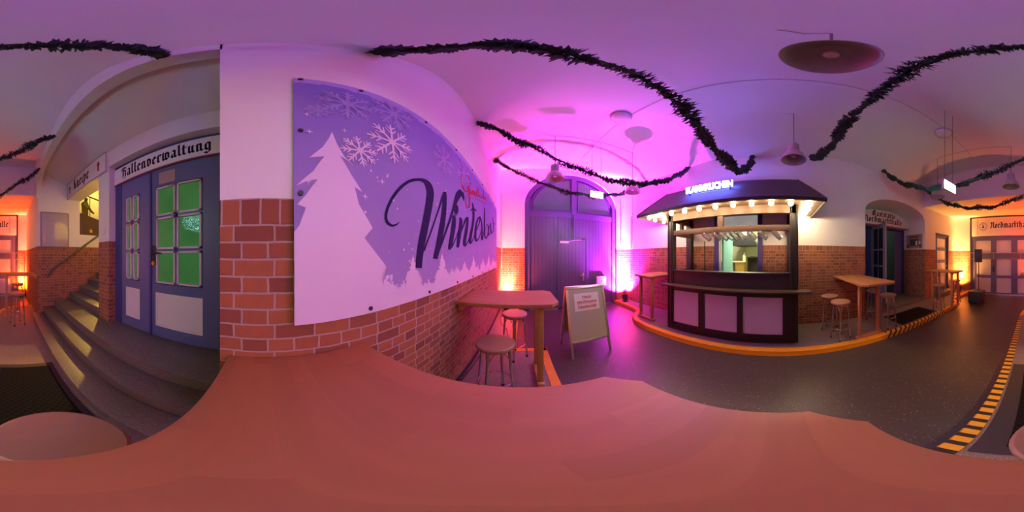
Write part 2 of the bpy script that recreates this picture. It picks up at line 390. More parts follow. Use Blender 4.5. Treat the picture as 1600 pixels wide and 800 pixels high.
# rooms behind the openings
M_KWALL = plain('pale_green_kitchen_wall', (.62,.66,.46), .7)
struct('wall_kitchen', MB().box(5.9,6.0,-.9,2.6,0,3.1).box(3.67,6.0,2.5,2.6,0,3.1).box(3.67,6.0,-.9,-.8,0,3.1), M_KWALL)
struct('ceiling_kitchen', MB().box(3.67,6.0,-.9,2.6,3.0,3.1), M_PLASTER)
M_GRN = plain('dull_green_passage_wall', (.16,.22,.18), .8)
struct('wall_passage', MB().box(6.3,6.4,-4.6,-1.8,0,3.2).box(4.72,6.4,-1.9,-1.8,0,3.2).box(4.72,6.4,-4.6,-4.5,0,3.2), M_GRN)
struct('ceiling_passage', MB().box(4.6,6.4,-4.6,-1.8,3.2,3.3), M_PLASTER)
# ------------------------------------------------------------------ doors
def glass_mat(name, col, em, es, rough=.12):
    m, nt, b = new_mat(name)
    b.inputs['Base Color'].default_value = (*col, 1); b.inputs['Roughness'].default_value = rough
    b.inputs['Emission Color'].default_value = (*em, 1)
    tc = nd(nt, 'ShaderNodeTexCoord'); vo = nd(nt, 'ShaderNodeTexVoronoi', i_Scale=70.0); nt.links.new(tc.outputs['Object'], vo.inputs['Vector'])
    no = nd(nt, 'ShaderNodeTexNoise', i_Scale=3.0, i_Detail=2.0); nt.links.new(tc.outputs['Object'], no.inputs['Vector'])
    nt.links.new(mth(nt, 'MULTIPLY', mth(nt, 'ADD', mth(nt, 'MULTIPLY', no.outputs[0], 1.2), .35), es), b.inputs['Emission Strength'])
    bump(nt, b, vo.outputs['Distance'], .35, .002); return m
M_PANE = glass_mat('green_lit_hammered_glass', (.05,.16,.05), (.16,.85,.20), L_PANE, .06)
M_FAN = glass_mat('dark_teal_fanlight_glass', (.05,.10,.11), (.2,.62,.75), .05, .35)
M_DGLASS = plain('dark_window_glass', (.03,.03,.05), .08)
# blue office door in the stair recess
D = sthing('door_1', (-1.58, -1.2, .58), 'blue panelled double door with green lit panes in the stair recess', 'door')
def dl(mb, name, m, par, x=0, y=0, z=0): return mb.build(name, m, par)
# local coordinates: x out of the wall, y along it, z up from the landing (world y = y-1.2, z = z+.58)
f = MB(); f.box(-.06,.03,-.85,-.70,0,2.59); f.box(-.06,.03,.74,.84,0,2.59); f.box(-.06,.03,-.85,.84,2.50,2.59); f.box(.03,.045,-.85,.84,2.46,2.49); f.build('frame', M_BLUED, D)
def leaf(y0, y1, wy0, wy1, wm, rows):
    zt, zb = 1.955, .73
    m = MB(); t = .04
    m.box(-.02,t-.02,y0,wy0,.01,2.49); m.box(-.02,t-.02,wy1,y1,.01,2.49); m.box(-.02,t-.02,wy0,wy1,zt,2.49); m.box(-.02,t-.02,wy0,wy1,.62,zb); m.box(-.02,t-.02,wy0,wy1,.01,.17)
    L = m.build('door_leaf', M_BLUE, D)
    k = MB(); k.box(-.015,.012,wy0,wy1,.17,.62); k.box(.012,.022,wy0,wy1,.59,.62); k.box(.012,.022,wy0,wy1,.17,.20); k.box(.012,.022,wy0,wy0+.025,.20,.59); k.box(.012,.022,wy1-.025,wy1,.20,.59)
    k.build('kick_panel', M_WHITE, L)
    b = MB(); zs = [zb+(zt-zb)*i/rows for i in range(rows+1)]; ys = [wy0, wm, wy1]
    for a, c in zip(ys, ys[1:]):
        for d, e in zip(zs, zs[1:]):
            g = .012; ww = .022
            b.box(-.01,.03,a+g,a+g+ww,d+g,e-g); b.box(-.01,.03,c-g-ww,c-g,d+g,e-g); b.box(-.01,.03,a+g,c-g,e-g-ww,e-g); b.box(-.01,.03,a+g,c-g,d+g,d+g+ww)
    b.build('glazing_frame', M_MULL, L)
    b = MB(); b.box(-.014,.022,wm-.012,wm+.012,zb,zt)
    for d in zs[1:-1]: b.box(-.014,.022,wy0,wy1,d-.012,d+.012)
    b.build('glazing_bar', M_BLUE, L)
    for a, c in zip(ys, ys[1:]):
        for d, e in zip(zs, zs[1:]): MB().box(-.006,.002,a+.03,c-.03,d+.03,e-.03).build('pane', M_PANE, L)
    return L
LA = leaf(-.12,.74,-.052,.562,.243,3); LB = leaf(-.70,-.125,-.605,-.326,-.466,3)
MB().box(.02,.027,.0,.23,1.985,2.16).build('notice_plate', plain('pink_brown_notice_plate', (.42,.30,.27), .6), LA)
MB().box(.02,.045,-.135,-.11,0,2.46).build('cover_strip', M_BLUED, LA)
h = MB(); h.box(.02,.03,-.10,-.055,.98,1.20,.003); h.cyl((.02,-.077,1.10),(.075,-.077,1.10),.011); h.tube([(.07,-.077,1.10),(.075,.0,1.105),(.072,.07,1.10)],[.011,.011,.009])
h.build('handle', M_BLACK, LA); MB().cyl((.02,-.078,.98),(.045,-.078,.98),.026,n=18).build('lock', plain('brass_lock', (.5,.33,.12), .35, .9), LA)
# big arched gate
G = sthing('door_2', (0, GY+.05, 0), 'purple blue arched carriage gate of vertical boards with fanlight', 'gate')
def arch_pts(cx, rx, z0, rz, a0, a1, n=20): return [(cx-rx*math.cos(a0+(a1-a0)*k/n), z0+rz*math.sin(a0+(a1-a0)*k/n)) for k in range(n+1)]
o_, i_ = arch_pts(1.58,1.5,3.2,1.13,0,PI,32), arch_pts(1.58,1.36,3.2,.99,0,PI,32)
f = MB(); f.prism([(.08,0)] + o_ + [(3.08,0),(2.94,0)] + i_[::-1] + [(.22,0)], 0, .10, 'y'); f.build('frame', M_GATEF, G, recalc=True)
f = MB(); f.box(.2,2.96,.02,.12,2.84,3.0); f.box(1.50,1.66,.0,.11,2.94,4.2); f.build('transom', M_GATEF, G)
for a0, a1, sx in ((.08,PI/2-.11,0),(PI/2+.11,PI-.08,1)):
    q = arch_pts(1.58,1.24,3.12,.98,a0,a1,16)
    q = q + ([(1.46,3.08),(q[0][0],3.08)] if sx == 0 else [(q[-1][0],3.08),(1.70,3.08)])
    MB().prism(q, .05, .065, 'y').build('fanlight_pane', M_FAN, G, recalc=True)
    MB().tube([(p[0],.052,p[1]) for p in q], .014, 6, closed=True).build('glazing_bead', M_GATEF, G)
MB().prism(arch_pts(1.58,1.40,3.0,1.22,0,PI,32)[::-1], .066, .10, 'y').build('fanlight_board', M_GATEF, G, recalc=True)
f = MB(); f.box(.2,2.96,.045,.09,2.98,3.09); f.build('bottom_rail', M_GATEF, G)
MB().box(.22,1.075,.03,.075,.03,2.86).build('gate_leaf', M_GATE, G); MB().box(1.085,2.94,.03,.075,2.14,2.86).box(1.99,2.94,.03,.075,.03,2.14).build('gate_leaf', M_GATE, G)
WD = MB().box(1.09,1.985,.022,.07,.04,2.13).build('wicket_door', M_GATE, G)
MB().box(1.565,1.60,.0,.03,2.14,2.9).build('center_strip', M_GATEF, G)
f = MB(); f.box(1.06,1.085,.015,.03,.03,2.15); f.box(1.985,2.01,.015,.03,.03,2.15); f.box(1.06,2.01,.015,.03,2.13,2.15); f.build('wicket_frame', M_GATEF, G)
h = MB(); h.box(1.86,1.90,.008,.022,.86,1.12,.003); h.cyl((1.88,-.05,1.05),(1.88,.02,1.05),.012); h.tube([(1.88,-.045,1.05),(1.82,-.05,1.05),(1.76,-.045,1.045)],.011)
h.build('handle', M_STEEL, WD)
h = MB(); h.box(1.13,1.39,-.035,.02,2.04,2.10,.006); h.build('door_closer', plain('cream_door_closer', (.85,.80,.62), .3), WD)
MB().tube([(1.39,-.01,2.09),(1.62,-.03,2.135),(1.80,.0,2.15)],.008).build('closer_arm', M_STEEL, WD)
MB().box(.22,1.07,.01,.03,.0,.035).box(1.99,2.94,.01,.03,0,.035).build('bottom_sweep', M_STEEL, G)
# back door with panels
B = sthing('door_3', (0, BB-.02, 0), 'grey blue back gate with three columns of pale panels', 'gate')
f = MB(); f.box(-.33,-.26,-.05,.06,0,3.34); f.box(2.65,2.72,-.05,.06,0,3.34); f.box(-.33,2.72,-.05,.06,3.25,3.34); f.build('frame', plain('dark_back_door_frame', (.06,.055,.07), .5), B)
cols = [(1.79,2.48),(.93,1.55),(-.06,.665)]; rows = [(.10,.73),(.84,1.51),(1.76,2.30)]
m = MB(); xs = [-.26,-.06,.665,.93,1.55,1.79,2.48,2.65]
for i in (0,2,4,6): m.box(xs[i],xs[i+1],-.03,.03,.02,2.48)
for a, b in cols:
    for z0, z1 in ((.02,.10),(.73,.84),(1.51,1.76),(2.30,2.48)): m.box(a,b,-.03,.028,z0,z1)
DL = m.build('door_leaf', plain('grey_blue_back_door_paint', (.14,.14,.25), .45, noise=.08), B)
for a, b in cols:
    for z0, z1 in rows: MB().box(a,b,-.02,.005,z0,z1).build('panel', M_WHITE, DL)
h = MB(); h.box(1.63,1.69,.03,.045,.98,1.22,.004); h.tube([(1.66,.04,1.12),(1.66,.09,1.12),(1.76,.09,1.12)],.012); h.build('handle', M_BLACK, DL)
MB().box(-.26,2.65,.03,.05,.0,.06).build('bottom_sweep', M_STEEL, DL)
# tavern door in the niche, one leaf open towards the hall
T = sthing('door_4', (4.5, -3.2, .20), 'blue tavern double door in the niche, one glazed leaf standing open', 'door')
f = MB(); f.box(-.04,.08,1.05,1.15,0,2.42); f.box(-.04,.08,-1.16,-1.06,0,2.42); f.box(-.04,.08,-1.16,1.15,2.36,2.46); f.build('frame', M_BLUED, T)
MB().box(0,.04,.32,1.05,.01,2.36).build('fixed_leaf', M_BLUED, T)
m = MB(); m.box(-.76,-.64,.26,.30,.01,2.44); m.box(-.12,.0,.26,.30,.01,2.44); m.box(-.64,-.12,.26,.30,.01,.62); m.box(-.64,-.12,.26,.30,2.30,2.44)
for z in (1.12,1.62): m.box(-.64,-.12,.26,.30,z,z+.05)
m.box(-.395,-.365,.26,.30,.62,2.30)
OL = m.build('door_leaf', plain('pale_blue_door_leaf', (.28,.29,.46), .45), T)
for x0, x1 in ((-.64,-.395),(-.365,-.12)):
    for z0, z1 in ((.62,1.12),(1.17,1.62),(1.67,2.30)): MB().box(x0,x1,.275,.285,z0,z1).build('pane', M_DGLASS, OL)
h = MB(); h.box(-.70,-.66,.25,.26,.95,1.15); h.tube([(-.68,.25,1.06),(-.68,.20,1.06),(-.58,.20,1.06)],.011); h.build('handle', M_STEEL, OL)
MB().box(.0,.06,-1.06,-.70,.01,2.36).build('side_leaf', plain('purple_blue_side_leaf', (.16,.12,.27), .45), T)
# side door in the vestibule
V = sthing('door_5', (RX, -5.5, 0), 'dark blue side door with four pale panels beside the yellow floodlight', 'door')
f = MB(); f.box(.0,.10,-.50,-.42,.1,2.52); f.box(.0,.10,.42,.50,.1,2.52); f.box(.0,.10,-.5,.5,2.44,2.52); f.build('frame', M_BLUED, V)
m = MB(); m.box(.06,.10,-.42,-.30,.28,2.44); m.box(.06,.10,.30,.42,.28,2.44)
zr = [(.42,.86),(.98,1.38),(1.50,1.86),(1.98,2.34)]; prev = .28
for z0, z1 in zr: m.box(.06,.10,-.30,.30,prev,z0); prev = z1
m.box(.06,.10,-.30,.30,prev,2.44); L5 = m.build('door_leaf', M_BLUE, V)
for z0, z1 in zr: MB().box(.075,.09,-.30,.30,z0,z1).build('panel', M_WHITE, L5)
MB().tube([(.06,-.35,1.25),(.02,-.35,1.25),(.02,-.24,1.25)],.011).build('handle', M_STEEL, L5)
struct('step_side', MB().box(RX-.28, RX+.2, -6.02, -4.95, PV, .28, .008), M_STAIR)
# kitchen doorway behind the stall
K = sthing('door_6', (RX, .87, 0), 'blue framed kitchen doorway with teal door leaf seen through the stall', 'door')
M_VIO = plain('violet_blue_frame_paint', (.07,.06,.24), .45)
f = MB(); f.box(-.03,.16,-.54,-.44,PV,2.64); f.box(-.03,.16,.44,.54,PV,2.64); f.box(-.03,.16,-.54,.54,2.55,2.64); f.build('frame', M_VIO, K)
MB().box(.0,.10,-.44,.44,2.24,2.32).build('transom', M_VIO, K); MB().box(.045,.055,-.44,.44,2.32,2.55).build('transom_pane', glass_mat('pale_transom_glass', (.6,.62,.58), (1,1,.9), .25), K)
TL = MB().box(.10,.85,.36,.405,PV+.02,2.23).build('door_leaf', plain('teal_door_leaf', (.22,.50,.50), .4), K)
MB().box(.0,.02,.40,.44,PV,2.24).build('edge_strip', M_WHITE, K)
PRINT_W = '''638,1837 641,1835 635,1834 639,1833 631,1831 636,1829 626,1828 632,1825 622,1825 628,1820 617,1823 622,1816 611,1821 616,1813 604,1818 609,1809 598,1816 601,1806 592,1815 592,1804 587,1815 583,1803 582,1816 575,1804 577,1818 567,1806 571,1821 560,1809 566,1824 553,1813 562,1827 547,1818 559,1831 543,1823 556,1836 540,1830 554,1842 537,1837 553,1848 536,1845 553,1856 536,1854 554,1864 537,1863 557,1874 539,1874 560,1885 543,1886 564,1897 547,1898 570,1909 552,1911 576,1922 559,1924 584,1936 566,1939 592,1951 574,1954 601,1966 583,1970 611,1980 593,1985 622,1995 604,2001 633,2010 615,2016 645,2025 628,2032 658,2039 640,2048 670,2053 653,2062 683,2066 666,2076 695,2077 680,2089 708,2089 694,2102 720,2099 708,2114 733,2109 723,2125 746,2117 738,2135 760,2125 754,2145 774,2133 770,2153 788,2140 786,2160 802,2146 802,2167 816,2151 817,2174 829,2155 833,2180 841,2157 849,2186 852,2158 865,2191 861,2158 882,2194 869,2156 898,2195 877,2152 915,2195 883,2147 931,2194 887,2141 947,2190 891,2135 960,2183 895,2128 971,2174 898,2119 979,2163 900,2110 986,2151 902,2100 990,2136 902,2088 993,2121 902,2076 993,2103 900,2061 990,2085 897,2046 987,2066 894,2029 982,2047 890,2012 978,2029 887,1995 974,2010 883,1978 968,1991 878,1960 963,1972 874,1943 957,1953 869,1925 952,1934 864,1909 946,1916 860,1892 941,1898 855,1876 935,1881 850,1860 930,1864 845,1844 924,1847 840,1828 918,1830 835,1812 913,1813 830,1797 907,1797 825,1781 901,1781 820,1766 896,1765 816,1751 891,1749 812,1736 886,1733 808,1721 881,1718 804,1706 877,1703 801,1692 872,1688 798,1679 869,1675 796,1665 865,1661 793,1653 862,1648 791,1640 859,1635 789,1629 857,1623 787,1617 855,1612 786,1605 853,1600 785,1595 852,1589 784,1586 851,1579 783,1579 850,1572;883,1682 866,1685 887,1690 870,1693 894,1701 876,1704 901,1715 884,1717 910,1729 892,1731 918,1743 900,1745 927,1757 909,1759 936,1772 919,1774 946,1787 929,1789 956,1803 939,1804 966,1819 949,1820 976,1837 959,1837 987,1855 969,1855 997,1874 979,1874 1008,1893 990,1893 1019,1913 1000,1912 1030,1933 1011,1932 1042,1953 1022,1953 1054,1974 1033,1973 1066,1996 1044,1994 1077,2017 1055,2015 1089,2038 1065,2036 1101,2060 1074,2057 1113,2081 1084,2077 1123,2102 1092,2097 1133,2120 1101,2115 1141,2137 1109,2132 1148,2153 1117,2148 1154,2167 1125,2162 1158,2178 1132,2173 1162,2187 1136,2182;1127,2178 1185,2201 1127,2171 1187,2194 1126,2161 1189,2185 1125,2150 1192,2174 1124,2136 1194,2160 1122,2120 1195,2143 1120,2100 1195,2123 1118,2078 1194,2099 1115,2054 1192,2074 1112,2030 1190,2048 1108,2007 1187,2023 1104,1985 1184,2000 1098,1963 1180,1976 1093,1941 1175,1953 1086,1920 1170,1930 1080,1899 1164,1907 1074,1878 1157,1885 1067,1857 1150,1862 1060,1836 1142,1840 1054,1816 1134,1818 1047,1796 1127,1797 1041,1778 1119,1778 1035,1760 1112,1759 1029,1742 1104,1740 1024,1726 1097,1722 1018,1709 1089,1705 1011,1693 1080,1686 1003,1675 1070,1668 995,1658 1061,1650 989,1644 1053,1635 984,1634 1047,1625;1081,1687 1063,1690 1089,1698 1069,1700 1100,1713 1078,1716 1114,1731 1089,1734 1128,1751 1101,1753 1142,1770 1113,1772 1155,1789 1125,1791 1169,1810 1138,1811 1184,1831 1151,1832 1198,1852 1164,1853 1212,1872 1177,1873 1225,1891 1189,1891 1238,1909 1201,1909 1250,1926 1213,1926 1263,1944 1225,1942 1275,1962 1236,1960 1286,1981 1247,1978 1297,2000 1257,1996 1307,2019 1267,2015 1317,2039 1277,2034 1329,2058 1287,2053 1340,2079 1297,2073 1352,2100 1307,2093 1364,2122 1317,2114 1377,2143 1327,2135 1392,2165 1336,2155 1408,2187 1345,2176 1425,2210 1353,2196 1444,2232 1361,2217 1462,2252 1371,2238 1478,2269 1385,2259 1494,2284 1405,2282 1512,2299 1429,2303 1531,2314 1452,2322 1550,2329 1471,2336 1565,2340 1484,2346;1378,2124 1343,2120 1387,2135 1350,2131 1400,2151 1359,2146 1416,2171 1371,2165 1433,2191 1383,2184 1449,2209 1394,2202 1466,2227 1403,2218 1484,2245 1413,2235 1501,2263 1423,2252 1518,2278 1433,2268 1530,2288 1445,2283 1538,2295 1460,2297 1540,2296 1478,2311 1531,2292 1506,2328 1512,2286 1545,2341 1500,2285 1576,2344 1504,2286 1592,2339 1513,2284 1601,2329 1525,2279 1606,2319 1537,2273 1610,2308 1547,2268 1612,2297 1556,2264 1611,2287 1565,2259 1608,2276 1573,2253 1604,2265 1580,2249 1600,2256 1585,2245 1597,2250;1320,2116 1331,2128 1324,2113 1340,2131 1329,2109 1355,2137 1332,2104 1374,2143 1332,2099 1397,2146 1327,2096 1419,2145 1326,2094 1433,2139 1327,2089 1440,2131 1329,2083 1444,2122 1332,2077 1446,2114 1335,2071 1446,2106 1338,2067 1445,2097 1341,2062 1442,2089 1345,2058 1438,2080 1349,2053 1432,2072 1353,2049 1426,2064 1358,2046 1418,2057 1363,2042 1408,2049 1367,2039 1398,2043 1372,2036 1390,2038 1374,2033 1384,2034;1308,2016 1367,2032 1307,2010 1370,2026 1306,2001 1374,2018 1305,1991 1378,2008 1303,1980 1382,1997 1301,1968 1384,1983 1298,1955 1384,1969 1295,1940 1382,1953 1291,1924 1380,1935 1287,1907 1376,1918 1282,1891 1371,1900 1277,1874 1365,1881 1271,1857 1358,1862 1265,1839 1350,1843 1259,1822 1342,1825 1253,1806 1334,1808 1247,1790 1326,1790 1241,1773 1318,1773 1235,1758 1311,1757 1230,1744 1303,1742 1227,1733 1296,1730 1225,1724 1289,1721 1225,1718 1282,1714 1226,1713 1275,1709 1226,1709 1270,1706 1227,1706 1266,1703;1267,1705 1242,1713 1274,1709 1251,1717 1285,1715 1262,1723 1298,1722 1275,1729 1312,1731 1289,1737 1326,1742 1303,1746 1339,1754 1316,1757 1353,1768 1330,1771 1367,1784 1345,1786 1381,1800 1360,1801 1394,1815 1374,1816 1408,1832 1388,1832 1422,1850 1402,1850 1436,1867 1416,1867 1448,1882 1428,1882 1457,1893 1437,1893;1463,2028 1523,2045 1463,2022 1526,2039 1464,2013 1532,2031 1464,2003 1539,2021 1464,1992 1544,2009 1462,1979 1546,1995 1459,1965 1545,1978 1455,1948 1541,1960 1450,1930 1536,1941 1444,1912 1531,1921 1439,1894 1526,1903 1434,1877 1521,1885 1428,1860 1516,1867 1422,1844 1511,1850 1416,1827 1506,1832 1411,1811 1500,1815 1407,1793 1493,1796 1404,1775 1484,1777 1401,1757 1475,1758 1398,1741 1467,1742 1396,1731 1462,1731;1464,1823 1445,1823 1477,1837 1455,1837 1495,1857 1471,1857 1516,1881 1490,1881 1538,1906 1509,1906 1560,1929 1527,1929 1580,1952 1543,1950 1601,1975 1560,1973 1622,1998 1577,1995 1643,2019 1593,2016 1662,2037 1609,2035 1679,2051 1626,2051 1696,2062 1643,2065 1712,2071 1659,2076 1727,2079 1672,2084 1738,2085 1680,2090;1678,2084 1741,2097 1675,2071 1742,2085 1670,2055 1743,2069 1665,2035 1744,2050 1658,2014 1744,2029 1652,1994 1741,2007 1644,1973 1735,1985 1635,1951 1726,1961 1625,1929 1717,1937 1616,1906 1707,1914 1607,1885 1698,1892 1598,1865 1688,1870 1587,1845 1678,1849 1578,1825 1668,1829 1570,1807 1660,1811 1567,1792 1655,1797 1568,1779 1651,1785 1572,1768 1649,1776 1580,1759 1648,1769 1595,1750 1645,1768 1638,1749 1620,1767 1662,1758 1622,1767 1678,1769 1640,1775 1696,1783 1662,1787 1714,1798 1685,1801 1732,1814 1707,1816 1752,1832 1729,1833 1774,1854 1752,1854 1797,1876 1775,1876 1817,1896 1794,1896 1831,1910 1809,1910;1860,2310 1892,2323 1863,2302 1901,2318 1867,2291 1915,2310 1872,2278 1930,2300 1877,2263 1945,2288 1880,2247 1957,2272 1884,2230 1965,2255 1888,2210 1972,2234 1892,2189 1977,2212 1894,2166 1980,2188 1893,2144 1980,2163 1888,2120 1976,2138 1880,2095 1969,2111 1871,2069 1960,2084 1860,2043 1950,2057 1848,2018 1939,2030 1834,1993 1926,2003 1817,1967 1911,1975 1799,1941 1896,1949 1783,1917 1882,1924 1771,1894 1871,1901 1761,1873 1861,1880 1753,1852 1852,1858 1747,1833 1845,1839 1745,1816 1841,1824 1749,1804 1839,1815 1764,1794 1836,1813 1801,1789 1820,1813 1838,1795 1812,1811 1859,1804 1824,1812 1877,1815 1842,1819 1897,1831 1866,1833 1922,1854 1894,1854 1949,1879 1924,1879 1974,1902 1950,1902 1991,1918 1969,1917;1800,2186 1785,2188 1815,2193 1797,2195 1837,2204 1814,2207 1861,2216 1836,2221 1885,2226 1863,2236 1902,2232 1900,2250 1923,2236 1940,2260 1955,2241 1982,2267 1991,2245 2022,2272 2025,2249 2057,2276 2049,2252 2081,2279;2049,1966 2023,1966 2066,1980 2037,1979 2089,2000 2059,1999 2117,2023 2084,2022 2146,2049 2110,2046 2172,2072 2132,2069 2197,2096 2152,2091 2224,2121 2173,2115 2250,2146 2192,2139 2270,2169 2206,2159 2281,2188 2212,2173 2278,2201 2209,2183 2264,2211 2201,2189 2241,2215 2192,2191 2202,2212 2192,2192 2158,2198 2200,2194 2130,2182 2189,2186 2104,2164 2171,2170 2077,2142 2153,2150 2053,2118 2135,2128 2032,2094 2119,2105 2015,2068 2105,2080 2000,2040 2092,2052 1987,2011 2080,2023 1977,1983 2070,1995 1971,1957 2065,1969 1967,1932 2063,1944 1966,1905 2063,1916 1968,1879 2067,1892 1976,1858 2073,1872 1994,1843 2079,1864 2049,1838 2062,1864 2103,1848 2062,1863 2138,1862 2090,1870 2169,1879 2125,1883 2198,1898 2160,1899 2230,1922 2195,1922 2265,1954 2233,1953 2301,1989 2270,1987 2333,2020 2303,2018 2356,2042 2327,2040;2213,2221 2256,2235 2226,2211 2274,2227 2245,2197 2300,2215 2267,2181 2331,2200 2287,2163 2360,2183 2302,2143 2382,2163 2312,2123 2395,2140 2318,2099 2401,2115 2322,2074 2404,2089 2324,2048 2406,2062 2326,2023 2408,2036 2325,1996 2411,2008 2322,1966 2411,1977 2318,1937 2412,1948 2317,1913 2412,1924 2320,1897 2415,1909 2332,1887 2416,1903 2394,1886 2370,1903 2425,1898 2361,1899 2435,1910 2376,1908 2444,1925 2393,1922 2457,1951 2410,1947 2474,1986 2431,1982 2491,2025 2452,2021 2507,2061 2470,2056 2518,2085 2483,2081;2528,2438 2587,2455 2524,2418 2587,2436 2519,2390 2588,2409 2512,2358 2588,2377 2506,2323 2588,2343 2500,2289 2587,2309 2494,2255 2584,2275 2487,2219 2578,2237 2481,2182 2572,2200 2477,2146 2569,2163 2476,2113 2568,2129 2477,2080 2572,2096 2480,2046 2578,2062 2485,2014 2586,2029 2494,1986 2597,2002 2508,1965 2609,1981 2528,1950 2623,1967 2555,1939 2638,1959 2593,1934 2648,1956 2649,1936 2644,1955 2701,1948 2644,1954 2736,1963 2667,1964 2770,1984 2697,1982 2804,2009 2728,2005 2834,2037 2756,2031 2854,2064 2776,2055 2865,2092 2788,2082 2869,2123 2795,2112 2866,2154 2796,2142 2858,2180 2793,2167 2845,2199 2785,2185 2825,2209 2772,2195 2796,2214 2755,2199 2756,2212 2743,2199 2711,2201 2734,2197 2679,2187 2714,2189 2652,2166 2688,2170 2624,2137 2657,2141 2597,2105 2628,2109 2574,2077 2604,2081 2558,2059 2587,2062;2961,2242 3044,2251 2941,2228 3023,2236 2912,2208 2992,2216 2880,2185 2959,2193 2850,2161 2930,2170 2829,2139 2910,2149 2815,2115 2898,2126 2805,2089 2891,2101 2800,2064 2888,2076 2800,2043 2890,2056 2807,2029 2895,2044 2829,2021 2900,2041 2880,2021 2891,2040 2936,2032 2888,2039 2970,2046 2907,2045 2996,2063 2930,2058 3018,2089 2953,2082 3040,2124 2977,2116 3062,2162 2999,2154 3081,2197 3019,2188 3094,2222 3033,2212;3022,2291 3105,2309 3027,2275 3110,2292 3035,2252 3118,2269 3043,2225 3127,2242 3053,2198 3137,2214 3063,2175 3148,2191 3073,2153 3159,2168 3084,2130 3172,2145 3096,2108 3185,2123 3110,2092 3199,2108 3139,2082 3202,2103 3227,2099 3156,2097 3253,2117 3182,2111 3275,2138 3214,2132 3294,2158 3242,2153 3308,2171 3262,2167;3250,2448 3320,2466 3263,2433 3335,2452 3282,2413 3358,2433 3304,2389 3384,2409 3324,2362 3408,2381 3339,2333 3427,2351 3348,2298 3439,2316 3353,2257 3447,2274 3355,2215 3452,2231 3356,2179 3456,2194 3357,2153 3459,2168;3379,2316 3336,2313 3399,2326 3352,2321 3427,2340 3375,2335 3460,2355 3402,2350 3488,2367 3433,2365 3486,2367 3486,2381 3472,2365 3541,2386 3487,2361 3565,2382 3503,2355 3583,2375 3517,2349 3598,2369 3528,2345 3608,2365'''
